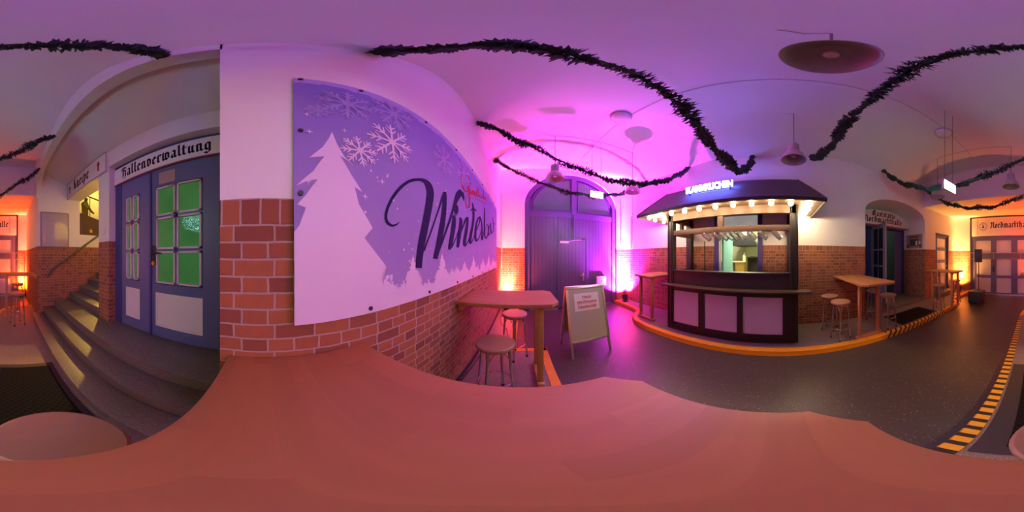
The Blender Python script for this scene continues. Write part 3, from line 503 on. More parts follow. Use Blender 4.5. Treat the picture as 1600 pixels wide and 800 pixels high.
PRINT_G = '''1804,2610 1774,2592 1798,2616 1767,2598 1792,2626 1758,2606 1783,2637 1746,2614 1771,2646 1733,2620 1755,2650 1720,2622 1733,2649 1705,2620 1709,2644 1687,2616 1683,2635 1669,2610 1654,2623 1655,2603 1626,2606 1644,2597 1602,2587 1632,2587 1581,2566 1617,2571 1562,2545 1602,2554 1546,2523 1590,2536 1535,2503 1581,2520 1529,2484 1576,2504 1525,2464 1573,2486 1525,2446 1573,2468 1528,2428 1576,2452 1535,2414 1581,2438 1546,2401 1590,2425 1562,2389 1604,2413 1581,2379 1619,2402 1601,2372 1636,2394 1621,2369 1649,2390 1646,2372 1660,2391 1674,2382 1671,2395 1699,2395 1684,2401 1720,2409 1697,2409 1734,2423 1705,2416 1739,2437 1708,2425 1737,2451 1707,2438 1732,2465 1703,2451 1726,2476 1698,2463 1723,2484 1695,2471;1613,2455 1606,2484 1627,2463 1620,2490 1647,2474 1640,2499 1669,2486 1665,2510 1693,2498 1692,2521 1713,2508 1719,2533 1734,2515 1746,2544 1758,2522 1775,2555 1782,2529 1803,2566 1803,2535 1827,2575 1819,2539 1844,2582;1720,2496 1755,2512 1722,2483 1759,2501 1725,2466 1764,2484 1729,2446 1770,2464 1733,2425 1776,2444 1737,2405 1781,2424 1743,2386 1787,2404 1749,2366 1794,2384 1755,2345 1800,2363 1760,2326 1806,2342 1763,2307 1808,2322 1763,2288 1808,2303 1761,2270 1806,2283 1757,2252 1802,2264 1752,2237 1796,2247 1746,2225 1788,2232 1739,2219 1773,2219 1734,2215 1752,2208 1729,2213 1728,2199 1724,2212 1706,2195 1715,2212 1689,2196 1705,2214 1675,2200 1693,2220 1663,2207 1681,2229 1651,2216 1672,2239 1642,2227 1666,2250 1637,2240 1663,2263 1635,2253 1663,2279 1634,2269 1665,2295 1637,2287 1671,2312 1644,2305 1680,2329 1656,2324 1698,2348 1676,2346 1724,2370 1705,2369 1753,2392 1736,2392 1781,2413 1765,2413 1801,2428 1785,2428;1789,2471 1820,2484 1790,2455 1821,2467 1792,2431 1823,2444 1797,2414 1827,2428 1807,2406 1834,2420 1826,2406 1836,2418 1854,2421 1832,2416 1869,2447 1846,2440 1885,2482 1861,2474 1879,2490 1889,2502 1875,2476 1900,2486 1873,2445 1898,2455 1872,2422 1897,2431;1897,2501 1922,2512 1898,2477 1925,2488 1900,2445 1929,2457 1906,2427 1930,2443 1937,2456 1908,2445 1941,2487 1914,2477 1948,2510 1923,2503 1945,2509 1954,2521 1956,2508 1979,2522 1966,2503 1993,2515 1970,2485 1997,2496 1968,2461 1995,2471 1966,2443 1994,2452;2060,2537 2070,2532 2042,2528 2053,2523 2014,2513 2034,2513 1992,2495 2023,2504 1988,2476 2021,2489 1992,2458 2024,2472 2003,2449 2031,2464 2037,2456 2030,2464 2069,2476 2042,2471 2090,2503 2060,2494 2105,2558 2075,2547 2118,2626 2088,2614 2095,2645 2125,2660 2093,2605 2124,2618 2086,2529 2116,2540 2080,2473 2110,2484;2163,2632 2195,2646 2163,2592 2195,2605 2163,2537 2195,2549 2163,2497 2195,2509;2298,2600 2311,2595 2280,2591 2294,2587 2252,2576 2274,2577 2230,2559 2262,2568 2222,2540 2256,2553 2221,2522 2256,2536 2234,2513 2258,2529 2277,2531 2255,2530 2305,2552 2283,2550 2313,2558 2320,2569 2311,2554 2341,2566 2313,2543 2343,2555 2314,2535 2344,2546;2405,2628 2431,2629 2389,2618 2416,2620 2366,2603 2397,2608 2348,2586 2385,2597 2341,2567 2380,2581 2341,2549 2379,2564 2350,2538 2384,2555 2387,2547 2384,2555 2418,2562 2406,2565 2438,2572 2425,2574;2465,2722 2507,2739 2464,2674 2506,2691 2462,2610 2504,2626 2465,2570 2507,2586 2516,2592 2478,2580 2531,2623 2494,2612 2545,2646 2512,2638 2532,2640 2557,2656 2544,2638 2578,2654 2554,2632 2591,2647 2555,2619 2592,2632 2550,2601 2587,2614 2547,2589 2583,2601;2674,2681 2686,2676 2652,2671 2666,2667 2619,2656 2643,2657 2598,2639 2637,2653 2616,2633 2651,2650 2646,2632 2682,2649 2660,2628 2700,2642 2650,2619 2682,2624 2625,2604 2651,2606 2605,2593 2630,2594;1802,2367 1807,2374 1873,2383 1879,2391 1987,2410 1993,2417 2122,2441 2129,2449 2297,2481 2305,2490 2513,2531 2523,2541 2690,2572 2702,2583'''
TREE = [(0.118, 1.852), (0.152, 1.896), (0.198, 1.974), (0.161, 1.961), (0.115, 1.935), (0.181, 2.013), (0.23, 2.11), (0.2, 2.104), (0.166, 2.084), (0.22, 2.159), (0.245, 2.223), (0.259, 2.278), (0.282, 2.194), (0.315, 2.127), (0.359, 2.086), (0.327, 2.109), (0.295, 2.125), (0.35, 2.026), (0.405, 1.95), (0.368, 1.966), (0.327, 1.981), (0.386, 1.886), (0.463, 1.782), (0.46, 1.784), (0.396, 1.811), (0.35, 1.828), (0.396, 1.752), (0.554, 1.592), (0.489, 1.631), (0.424, 1.648), (0.475, 1.594), (0.531, 1.541), (0.614, 1.486), (0.561, 1.445), (0.531, 1.42)]
# ------------------------------------------------------------------ banner on the left wall
def decode(s): return [[(int(a)/1000, int(b)/1000) for a, b in (p.split(',') for p in r.split())] for r in s.split(';')]
random.seed(5)
def banner_mat():
    m, nt, b = new_mat('purple_gradient_print'); L = nt.links.new
    g = nd(nt, 'ShaderNodeNewGeometry'); sp = nd(nt, 'ShaderNodeSeparateXYZ'); L(g.outputs['Position'], sp.inputs[0])
    no = nd(nt, 'ShaderNodeTexNoise', i_Scale=2.5, i_Detail=6.0, i_Roughness=.7); L(g.outputs['Position'], no.inputs['Vector'])
    n2 = nd(nt, 'ShaderNodeTexNoise', i_Scale=5.0, i_Detail=8.0, i_Roughness=.75); L(g.outputs['Position'], n2.inputs['Vector'])
    t = mth(nt, 'ADD', mth(nt, 'DIVIDE', mth(nt, 'SUBTRACT', sp.outputs[2], 1.35), 1.5), mth(nt, 'MULTIPLY', mth(nt, 'SUBTRACT', no.outputs[0], .5), .45))
    c = mixc(nt, mth(nt, 'MINIMUM', mth(nt, 'MAXIMUM', t, 0), 1), (.36,.27,.56), (.17,.155,.50))
    # pale snow along the upper edge and the foot of the print
    top = mth(nt, 'GREATER_THAN', mth(nt, 'ADD', sp.outputs[2], mth(nt, 'MULTIPLY', mth(nt, 'SUBTRACT', n2.outputs[0], .5), .18)), 2.77)
    c = mixc(nt, top, c, (.36,.33,.66))
    low = mth(nt, 'LESS_THAN', mth(nt, 'ADD', sp.outputs[2], mth(nt, 'MULTIPLY', mth(nt, 'SUBTRACT', n2.outputs[0], .5), .45)), 1.50)
    c = mixc(nt, low, c, (.76,.62,.80))
    L(c, b.inputs['Base Color']); b.inputs['Roughness'].default_value = .6; b.inputs['Specular IOR Level'].default_value = .2
    return m
M_BANNER = banner_mat(); M_PWHITE = plain('white_banner_print', (.76,.62,.80), .5); M_PALE = plain('pale_lilac_print', (.30,.27,.62), .5)
M_INDIGO = plain('indigo_print', (.020,.016,.075), .7, spec=.05)
BN = thing('banner', (LX+.012, 2.0, 2.1), 'large purple winter banner with white fir tree and script lettering on the brick wall', 'banner')
def to_local(o, par): o.parent = par; o.matrix_parent_inverse = Matrix.Translation(par.location).inverted()
def bx_at(y, z):   # sheet bulges slightly off the wall
    return LX + .012 + .014*math.sin(PI*min(1, max(0, (y-.1)/3.75)))*(.5+.5*math.sin(PI*(z-1.36)/1.48)) + (.014*max(0, 1-(y-.1)/.35)*max(0, 1-(z-1.36)/.7))
def drape(mb, off, longest=.12):
    bm = mb.bm
    bmesh.ops.triangulate(bm, faces=bm.faces[:], ngon_method='EAR_CLIP')
    for _ in range(5):
        es = [e for e in bm.edges if e.calc_length() > longest]
        if not es: break
        bmesh.ops.subdivide_edges(bm, edges=es, cuts=1, use_grid_fill=False); bmesh.ops.triangulate(bm, faces=[f for f in bm.faces if len(f.verts) > 3])
    for v in bm.verts: v.co.x = bx_at(v.co.y, v.co.z)+off
def sheet(name, m, polys, off, flat=True):
    mb = MB()
    for q in polys: mb.poly([(0, y, z) for y, z in q])
    drape(mb, off); o = mb.build(name, m, smooth=False); to_local(o, BN); return o
mb = MB(); Y0, Y1, Z0, Z1 = .105, 3.88, 1.375, 2.84
ny, nz = 120, 40
g = [[mb.bm.verts.new((bx_at(Y0+(Y1-Y0)*i/ny, Z0+(Z1-Z0)*j/nz), Y0+(Y1-Y0)*i/ny, Z0+(Z1-Z0)*j/nz)) for j in range(nz+1)] for i in range(ny+1)]
bk = [[mb.bm.verts.new((v.co.x-.004, v.co.y, v.co.z)) for v in r] for r in g]
for i in range(ny):
    for j in range(nz):
        mb._f([g[i][j],g[i+1][j],g[i+1][j+1],g[i][j+1]]); mb._f([bk[i][j],bk[i][j+1],bk[i+1][j+1],bk[i+1][j]])
for i in range(ny): mb._f([g[i][0],bk[i][0],bk[i+1][0],g[i+1][0]]); mb._f([g[i][nz],g[i+1][nz],bk[i+1][nz],bk[i][nz]])
for j in range(nz): mb._f([g[0][j],g[0][j+1],bk[0][j+1],bk[0][j]]); mb._f([g[ny][j],bk[ny][j],bk[ny][j+1],g[ny][j+1]])
o = mb.build('sheet', M_BANNER); to_local(o, BN)
def strips(s, off, name, m):
    polys = []
    for r in decode(s):
        for k in range(0, len(r)-3, 2): polys.append([r[k], r[k+1], r[k+3], r[k+2]])
    return sheet(name, m, polys, off)
strips(PRINT_W, .0032, 'script_lettering', M_INDIGO); strips(PRINT_G, .0032, 'red_lettering', M_REDINK)
# fir tree: right outline traced, rows of horizontal slices against the left outline
def interp(pl_, z, pick):
    xs = []
    for (a, b), (c, d) in zip(pl_, pl_[1:]):
        if (b-z)*(d-z) <= 0 and b != d: xs.append(a+(c-a)*(z-b)/(d-b))
    return pick(xs) if xs else None
tree_poly = TREE + [(.50,1.398),(Y0,1.398),(Y0,1.74),(.125,1.767),(.14,1.80),(.17,1.834),(.118,1.851)]
sheet('tree_print', M_PWHITE, [tree_poly], .002)
def spiky(yc, w, z1, z0=1.44, n=9):
    L_ = []; R_ = []
    for k in range(n):
        t = k/n; h = z1-(z1-z0)*t; hw = w*(t+.12)*random.uniform(.8,1.1)
        R_ += [(yc+hw*.45, h-.02), (yc+hw, h-(z1-z0)/n)]; L_ += [(yc-hw*.45, h-.02), (yc-hw, h-(z1-z0)/n)]
    return [(yc,z1)] + R_ + L_[::-1]
for q in ((.76,.10,1.66),(1.12,.15,1.675),(1.62,.17,1.60),(1.95,.16,1.66),(2.45,.2,1.62),(2.9,.2,1.68),(3.35,.2,1.62)): sheet('small_tree_print', M_PWHITE, [spiky(*q)], .0023)
def flake(yc, zc, R, rot, wd):
    out = []
    def bar(p, q, w):
        d = (Vector(q)-Vector(p)); n = Vector((-d.y, d.x)).normalized()*w/2; p = Vector(p); q = Vector(q)
        out.append([tuple(p-n), tuple(q-n*.6), tuple(q+n*.6), tuple(p+n)])
    for k in range(8):
        a = rot+k*PI/4; u = Vector((math.cos(a), math.sin(a))); c = Vector((yc, zc))
        bar(c, c+u*R, wd)
        for t, l in ((.45,.34),(.68,.28)):
            for s in (-.75,.75):
                v = Vector((math.cos(a+s), math.sin(a+s))); bar(c+u*R*t, c+u*R*t+v*R*l, wd*.75)
    return out
sheet('printed_snowflake', M_PWHITE, flake(.392,2.193,.10,.2,.012), .004); sheet('printed_snowflake', M_PWHITE, flake(.588,2.356,.16,.1,.016), .004)
sheet('printed_snowflake', M_PALE, flake(.33,2.58,.15,.0,.02), .004); sheet('printed_snowflake', M_PALE, flake(.60,2.66,.16,.3,.02), .004)
sheet('printed_snowflake', M_PALE, flake(1.15,2.52,.17,.1,.018), .004); sheet('printed_snowflake', M_PALE, flake(1.6,2.60,.2,.4,.02), .004); sheet('printed_snowflake', M_PALE, flake(.20,2.44,.06,0,.012), .004)
q = []
for k in range(150):
    y = random.uniform(.42,2.6); z = random.uniform(1.5,2.25)
    if z < 1.6+(.62-y)*1.2: continue
    r = random.choice((.003,.004,.006,.008)); q.append([(y-r,z),(y,z-r),(y+r,z),(y,z+r)])
for y, z in ((.155,2.39),(.315,2.31),(.165,2.25),(.16,1.96),(.47,1.62),(.73,1.62),(.42,1.93),(.52,2.04)):
    q += [[(y-.018,z),(y,z-.004),(y+.018,z),(y,z+.004)], [(y-.004,z),(y,z-.02),(y+.004,z),(y,z+.02)]]
sheet('snow_dot_print', M_PWHITE, q, .0026)['kind'] = 'stuff'
sheet('hem', M_PWHITE, [[(Y0,1.377),(Y1,1.377),(Y1,1.425),(Y0,1.425)][:0] or [(Y0+(Y1-Y0)*i/60,1.377),(Y0+(Y1-Y0)*(i+1)/60,1.377),(Y0+(Y1-Y0)*(i+1)/60,1.425),(Y0+(Y1-Y0)*i/60,1.425)] for i in range(60)], .0026)
for y, z in [(.13,2.82),(.13,2.25),(.13,1.90)] + [(.45+.49*i,1.40) for i in range(7)] + [(.4+.5*i,2.81) for i in range(7)]:
    e = MB(); x = bx_at(y,z); e.cyl((x-.002,y,z),(x+.009,y,z),.011,n=10); o = e.build('eyelet', M_BLACK); to_local(o, BN)
# ------------------------------------------------------------------ blackletter lettering (broad-nib strokes)
GL = {
'a': (.62,[[(.08,.80),(.26,.97),(.44,.86),(.44,.16),(.58,.06)],[(.44,.52),(.16,.42),(.12,.18),(.26,.05),(.42,.2)]]),
'd': (.60,[[(.12,.78),(.12,.2),(.28,.05),(.46,.2),(.46,.8),(.12,1.36)],[(.12,.76),(.3,.92),(.44,.8)]]),
'e': (.50,[[(.14,.48),(.42,.72),(.28,.95),(.13,.76),(.13,.2),(.28,.05),(.44,.2)]]),
'g': (.62,[[(.46,.9),(.46,-.2),(.28,-.38),(.06,-.26)],[(.44,.88),(.24,.95),(.12,.78),(.12,.2),(.27,.05),(.44,.2)]]),
'h': (.62,[[(.0,1.38),(.14,1.46),(.14,.1)],[(.14,.75),(.34,.95),(.46,.8),(.46,.1),(.26,-.32)]]),
'i': (.34,[[(.0,.8),(.14,.92),(.14,.16),(.28,.06)],[(.10,1.25),(.2,1.36)]]),
'k': (.46,[[(.0,1.38),(.14,1.46),(.14,.16),(.26,.06)],[(.14,1.3),(.34,1.44)],[(.0,.8),(.36,.84)],[(.14,.55),(.34,.62)]]),
'l': (.34,[[(.0,1.38),(.14,1.46),(.14,.18),(.29,.06)]]),
'm': (.98,[[(.0,.8),(.14,.92),(.14,.12),(.22,.04)],[(.14,.76),(.33,.96),(.46,.84),(.46,.12),(.54,.04)],[(.46,.76),(.66,.96),(.78,.84),(.78,.16),(.92,.06)]]),
'n': (.66,[[(.0,.8),(.14,.92),(.14,.12),(.22,.04)],[(.14,.76),(.33,.96),(.46,.84),(.46,.16),(.6,.06)]]),
'o': (.58,[[(.12,.8),(.12,.2),(.28,.05),(.46,.2),(.46,.82),(.3,.96),(.12,.8)]]),
'p': (.60,[[(.0,.85),(.14,.96),(.14,-.4)],[(.14,.8),(.32,.96),(.46,.82),(.46,.2),(.3,.05),(.14,.15)]]),
'r': (.48,[[(.0,.8),(.14,.92),(.14,.14),(.26,.04)],[(.14,.74),(.32,.96),(.46,.84)]]),
's': (.46,[[(.42,.86),(.26,.96),(.12,.8),(.36,.46),(.38,.2),(.22,.04),(.06,.16)]]),
't': (.42,[[(.14,1.28),(.14,.18),(.28,.05),(.40,.14)],[(.0,.9),(.36,.94)]]),
'u': (.64,[[(.0,.8),(.14,.92),(.14,.2),(.28,.06),(.46,.22)],[(.34,.82),(.46,.92),(.46,.16),(.6,.06)]]),
'v': (.58,[[(.0,.95),(.14,1.04),(.14,.2),(.3,.04),(.46,.2),(.46,.78),(.3,.95),(.2,.86)]]),
'w': (.86,[[(.0,.95),(.12,1.04),(.14,.2),(.28,.05),(.42,.2)],[(.42,1.0),(.42,.2),(.58,.04),(.74,.2),(.74,.78),(.58,.95),(.5,.86)]]),
'G': (.86,[[(.66,1.26),(.36,1.42),(.10,1.12),(.10,.32),(.34,.04),(.66,.2),(.66,.78),(.44,.86)],[(.38,1.26),(.38,.32)],[(.66,1.42),(.76,1.2)]]),
'H': (.84,[[(.02,1.05),(.10,1.30),(.28,1.42),(.28,.12),(.04,.04)],[(.24,1.38),(.46,1.26),(.56,1.40),(.70,1.24)],[(.28,.78),(.5,.98),(.68,.82),(.68,.04),(.42,-.30)]]),
'K': (.80,[[(.02,1.1),(.12,1.32),(.26,1.42),(.26,.12),(.04,.04)],[(.26,.80),(.46,1.34),(.68,1.42)],[(.28,.80),(.50,.74),(.56,.16),(.72,.04)]]),
'N': (.96,[[(.0,1.1),(.16,1.38),(.34,1.24),(.34,.2),(.14,.02),(.0,.18)],[(.26,1.36),(.48,1.20),(.62,1.38),(.78,1.22),(.78,.16),(.94,.05)]]),
'A': (.62,[[(.08,.80),(.26,.97),(.44,.86),(.44,.16),(.58,.06)],[(.44,.52),(.16,.42),(.12,.18),(.26,.05),(.42,.2)],[(.10,1.22),(.18,1.32)],[(.36,1.22),(.44,1.32)]]),
' ': (.5,[])}
def nib_text(txt, size, width=None, gap=.12, nib=.26):
    n = Vector((math.cos(math.radians(38)), math.sin(math.radians(38))))*nib/2
    x = 0; polys = []
    for ch in txt:
        w, st = GL[ch]
        for s in st:
            for (a, b), (c, d) in zip(s, s[1:]):
                p = Vector((x+a, b)); q = Vector((x+c, d)); e = (q-p).normalized()*.03
                polys.append([p-n-e, q-n+e, q+n+e, p+n-e])
        x += w + gap
    x -= gap; kx = (width/(x*size)) if width else 1
    return [[((v.x-x/2)*size*kx, v.y*size) for v in q] for q in polys]
def lettering(par, name, txt, size, width, fn, m=M_INK, thick=.0025):
    """fn maps text plane (u right, v up, height off the board) to the sign's own coordinates"""
    mb = MB()
    for q in nib_text(txt, size, width):
        A = [mb.bm.verts.new(fn(u, v, 0)) for u, v in q]; B_ = [mb.bm.verts.new(fn(u, v, thick)) for u, v in q]
        mb._f(B_); mb._f(A[::-1])
        for k in range(4): mb._f([A[k], A[(k+1) % 4], B_[(k+1) % 4], B_[k]])
    return mb.build(name, m, par, smooth=False, recalc=True)
# Hallenverwaltung above the blue door (faces +X; reading runs towards +Y)
S = thing('sign_board', (-1.57, -1.2, 2.97), 'long white sign board reading Hallenverwaltung above the blue door', 'sign')
MB().box(-.01,.04,-.845,.84,-.145,.145).build('board', M_SIGN, S); MB().box(-.01,.045,-.845,.84,-.165,-.147).build('edge_strip', plain('reddish_edge', (.32,.10,.12), .5), S)
lettering(S, 'lettering', 'Hallenverwaltung', .125, 1.34, lambda u, v, h: (.0405+h, u, v-.07))
# Kneipe sign over the stair opening
S = thing('sign_board', (-1.43, -2.93, 3.30), 'white sign board reading Kneipe with red arrows over the stair opening', 'sign')
MB().box(-.02,.04,-.86,.86,-.21,.21,.004).build('board', M_SIGN, S)
f = MB(); f.box(.04,.046,-.86,.86,-.21,-.20); f.box(.04,.046,-.86,.86,.20,.21); f.box(.04,.046,.85,.86,-.20,.20); f.box(.04,.046,-.86,-.85,-.20,.20); f.build('border', plain('grey_sign_edge', (.2,.18,.22), .5), S)
lettering(S, 'lettering', 'Kneipe', .17, .72, lambda u, v, h: (.0405+h, u-.08, v-.09))
for y in (-.68,.62):
    mb = MB(); mb.prism([(y-.022,-.10),(y+.022,-.10),(y+.022,.03),(y+.055,.03),(y,.12),(y-.055,.03),(y-.022,.03)], .0405, .043, 'x'); mb.build('red_arrow', M_REDINK, S, recalc=True)
# Nordmarkthalle sign above the back gate (faces +Y; reading runs towards -X)
S = thing('sign_board', (1.18, BB+.02, 2.90), 'wide white sign board reading Nordmarkthalle with round seal above the back gate', 'sign')
MB().box(-1.44,1.44,-.02,.04,-.40,.38,.004).build('board', M_SIGN, S)
for x in (-1.19,-1.16,1.16,1.19): MB().box(x-.005,x+.005,.04,.043,-.36,.34).build('line_print', M_REDINK, S)
lettering(S, 'lettering', 'Nordmarkthalle', .175, 1.72, lambda u, v, h: (-(u+.25), .0405+h, v-.08))
def seal(par, fn, R):
    mb = MB()
    def ring(r0, r1, n=40):
        for k in range(n):
            a, b = 2*PI*k/n, 2*PI*(k+1)/n
            mb.poly([fn(r0*math.cos(a), r0*math.sin(a)), fn(r1*math.cos(a), r1*math.sin(a)), fn(r1*math.cos(b), r1*math.sin(b)), fn(r0*math.cos(b), r0*math.sin(b))])
    ring(R*.95, R); ring(R*.60, R*.64)
    for k in range(26):
        a = 2*PI*k/26; 
        mb.poly([fn(R*r*math.cos(a+d), R*r*math.sin(a+d)) for r, d in ((.70,-.06),(.88,-.05),(.88,.06),(.70,.05))])
    for q in ([(-.3,-.35),(.3,-.35),(.3,-.05),(-.3,-.05)], [(-.16,-.05),(.16,-.05),(.16,.25),(-.16,.25)], [(-.2,.25),(.2,.25),(0,.48)]):
        mb.poly([fn(R*x, R*z) for x, z in q])
    return mb.build('round_seal', plain('grey_seal_print', (.10,.10,.10), .5), par, smooth=False)
seal(S, lambda u, v: (.93-u, .0408, v), .19)
# Gaststaette sign: lunette in the niche (faces -X; reading runs towards -Y)
S = thing('sign_board', (4.20, -3.21, 2.62), 'white lunette sign reading Gaststätte Nordmarkthalle in the tavern niche', 'sign')
# outline in (y,z): flat foot, short upright ends, shallow crown
lun = [(1.14,0),(1.14,.12)] + [(1.14*math.cos(PI*k/24), .12+.42*math.sin(PI*k/24)) for k in range(1,24)] + [(-1.14,.12),(-1.14,0)]
MB().prism(lun, 0, .05, 'x', .004).build('board', M_SIGN, S, recalc=True)
f = MB(); f.box(-.006,.0,-1.14,1.14,.0,.035); f.build('bottom_edge', plain('red_brown_edge', (.36,.10,.08), .5), S)
lettering(S, 'lettering', 'GaststAtte', .125, .92, lambda u, v, h: (-.0005-h, -u, v+.31))
lettering(S, 'lettering', 'Nordmarkthalle', .135, 1.55, lambda u, v, h: (-.0005-h, -u, v+.11))
MB().box(.05,.30,-1.14,1.14,.0,.02).build('support', M_SIGN, S)
# framed picture on the niche side wall (faces +Y)
S = thing('framed_picture', (3.93, -4.355, 2.17), 'pale framed picture of a building on the tavern niche side wall', 'picture')
MB().box(-.40,.40,-.0,.02,-.26,.27,.003).build('frame', plain('cream_frame', (.62,.52,.45), .4), S)
MB().box(-.37,.37,.018,.022,-.235,.245).build('print', plain('muted_print', (.34,.22,.22), .3), S)
MB().box(-.20,.20,.021,.024,-.16,.08).box(-.26,.26,.021,.023,.075,.09).build('printed_facade', plain('dark_facade_print', (.06,.05,.05), .3), S)
MB().box(-.33,-.25,.021,.024,-.22,-.12).box(.24,.34,.021,.024,-.22,-.10).build('printed_bush', plain('dark_green_print', (.05,.06,.03), .3), S)
MB().box(-.16,-.08,.0235,.025,-.14,.02).box(-.30,-.23,.021,.024,-.10,.0).build('printed_lamp', plain('pale_print', (.8,.75,.6), .3), S)
MB().box(-.22,.22,.021,.0235,.13,.20).build('printed_headline', plain('maroon_print', (.16,.08,.09), .3), S)
# glazed noticeboard on the stair end wall
S = thing('noticeboard', (-1.065, -3.788, 2.29), 'pinkish glass fronted noticeboard on white wall above the stair bricks', 'noticeboard')
MB().box(-.335,.335,0,.03,-.42,.42,.004).build('backing', plain('lilac_board', (.45,.38,.44), .08, coat=1), S)
f = MB(); f.box(-.35,.35,0,.035,.41,.43); f.box(-.35,.35,0,.035,-.43,-.41); f.box(-.35,-.33,0,.035,-.41,.41); f.box(.33,.35,0,.035,-.41,.41); f.build('frame', plain('grey_brown_frame', (.22,.17,.18), .4), S)
# handrail on the stair end wall
H = thing('handrail', (-.88, -3.79, 1.27), 'greenish metal handrail climbing the brick stair wall', 'handrail')
f = MB(); f.tube([(.03,.07,-.13),(-.02,.07,-.02),(-.08,.07,.055),(-1.75,.07,1.19),(-2.35,.07,1.58)], .022, 10); f.build('rail', plain('green_grey_rail', (.10,.12,.08), .4, .3), H)
for x in (-.15,-1.0,-1.8): MB().tube([(x,.005,.02-.68*(x+.08)),(x,.05,.02-.68*(x+.08)),(x,.07,.04-.68*(x+.08))], .009).cyl((x,.0,.02-.68*(x+.08)),(x,.012,.02-.68*(x+.08)),.03).build('bracket', M_BLACK, H)
# railing and dark figure at the stair head
R_ = thing('stair_railing', (-1.75, -4.05, 2.42), 'thin dark railing along the yellow lit stair head', 'railing')
f = MB(); f.tube([(0,0,1.05),(-1.2,0,.80),(-2.3,0,.62)], .02); f.build('rail', M_BLACK, R_)
for i in range(7): MB().cyl((-.05-.36*i,0,.0),(-.05-.36*i,0,1.04-.072*i),.012,n=8).build('post', M_BLACK, R_)
def skin(name, joints, edges, m, lvl=2):
    me = bpy.data.meshes.new(name); me.from_pydata([j[:3] for j in joints], edges, []); o = bpy.data.objects.new(name, me); COL.objects.link(o)
    md = o.modifiers.new('skin', 'SKIN'); md.use_smooth_shade = True
    for v, j in zip(me.skin_vertices[0].data, joints): v.radius = (j[3], j[4] if len(j) > 4 else j[3])
    me.skin_vertices[0].data[0].use_root = True
    s = o.modifiers.new('sub', 'SUBSURF'); s.levels = lvl; s.render_levels = lvl
    me.materials.append(m); return o
J = [(0,0,.62,.10,.12),(0,0,.80,.12,.14),(.01,0,.95,.13,.15),(.03,0,1.07,.05),(.05,0,1.14,.065),(.06,0,1.20,.06),
     (.0,.10,.55,.07),(.03,.12,.30,.05),(.0,.13,.05,.035),(.07,.14,.02,.03),(0,-.10,.55,.07),(-.04,-.12,.30,.05),(-.05,-.13,.05,.035),(.03,-.14,.02,.03),
     (.02,.20,.93,.05),(.12,.26,.75,.04),(.24,.20,.66,.03),(.02,-.20,.93,.05),(.14,-.26,.80,.04),(.26,-.24,.72,.03)]
E = [(0,1),(1,2),(2,3),(3,4),(4,5),(0,6),(6,7),(7,8),(8,9),(0,10),(10,11),(11,12),(12,13),(2,14),(14,15),(15,16),(2,17),(17,18),(18,19)]
fg = skin('statue', J, E, plain('dark_ochre_figure', (.10,.07,.015), .6))
fg.location = (-2.35, -4.75, 2.42); fg.rotation_euler = (0,0,2.2); tag(fg, 'dark standing figure seen against the yellow wall at the stair head', 'figure')
st = MB()
pts = []
for k in range(10):
    r = .07 if k % 2 == 0 else .03; pts.append((r*math.sin(k*PI/5), r*math.cos(k*PI/5)))
st.prism(pts, 0, .02, 'y'); o = st.build('light_patch_star', plain('yellow_light_patch', (.75,.48,.06), .4), recalc=True); o.location = (-2.05,-3.788,1.98+.33)  # stands in for a patch of yellow light on the wall, as a coloured star
tag(o, 'yellow star shape standing in for a patch of light on the stair wall above the handrail', 'light patch')
o = MB().box(0,.012,-.04,.04,-.04,.04,.003).box(.012,.018,-.02,.02,-.025,.025,.002).build('light_switch', M_SIGN); o.location = (-1.43,-2.2,2.03); tag(o, 'small white light switch on the pillar beside the blue door', 'switch')
# ------------------------------------------------------------------ the stall
ST = thing('market_stall', (3.0, .88, PV), 'dark wooden market stall with grey hipped roof and three white front panels', 'market stall')
def SL(mb, name, m, par=None): return mb.build(name, m, par or ST)
# local: x = world-3.0, y = world-.88, z = world-.10
fx = -.38; ya, yb = -1.14, 1.16          # front plane and the two ends
for (x, y) in ((fx,ya),(fx,yb),(.34,ya),(.34,yb)):
    m = MB().box(x,x+.12,y-.07,y+.07,0,2.42,.006)
    if x < 0: m.box(x-.012,x+.0,y-.045,y-.035,.0,2.42).box(x-.012,x,y+.035,y+.045,0,2.42)
    SL(m, 'post', M_DARKWOOD)
m = MB(); m.box(fx+.01,fx+.05,ya,yb,.03,.16); m.box(fx+.01,fx+.05,ya,yb,.86,1.0)
ys = [ya, -.955, -.30, -.20, .40, .52, 1.10, yb]
for i in (0,2,4,6): m.box(fx+.01,fx+.05,ys[i],ys[i+1],.16,.86)
FP = SL(m, 'front_frame', M_DARKWOOD)
for a, b in ((-.955,-.30),(-.20,.40),(.52,1.10)): SL(MB().box(fx+.03,fx+.04,a,b,.16,.86), 'front_panel', M_SPANEL, FP)
SL(MB().box(fx+.02,fx+.06,ya,yb,1.0,1.27).box(fx+.0,fx+.16,ya+.06,yb-.06,1.245,1.275,.004), 'upper_counter_panel', M_DARKWOOD)
SL(MB().box(fx-.17,fx+.05,-1.40,1.28,.965,.995,.006), 'counter_shelf', M_SHELF)
SL(MB().box(fx+.08,.40,ya-.03,ya+.0,.03,1.25), 'side_panel', M_DARKWOOD); SL(MB().box(fx+.08,.40,yb,yb+.03,.03,1.25), 'side_panel', M_DARKWOOD)
SL(MB().box(fx-.02,.44,ya,yb,.0,.05), 'base_plinth', M_DARKWOOD)
m = MB(); m.box(fx+.0,fx+.06,ya,yb,2.26,2.46); SL(m, 'fascia_board', M_BEAM)
SL(MB().box(.36,.42,ya,yb,2.66,2.78), 'rear_beam', M_BEAM); SL(MB().box(fx,.42,ya-.03,ya+.03,2.26,2.46), 'end_beam', M_BEAM); SL(MB().box(fx,.42,yb-.03,yb+.03,2.26,2.46), 'end_beam', M_BEAM)
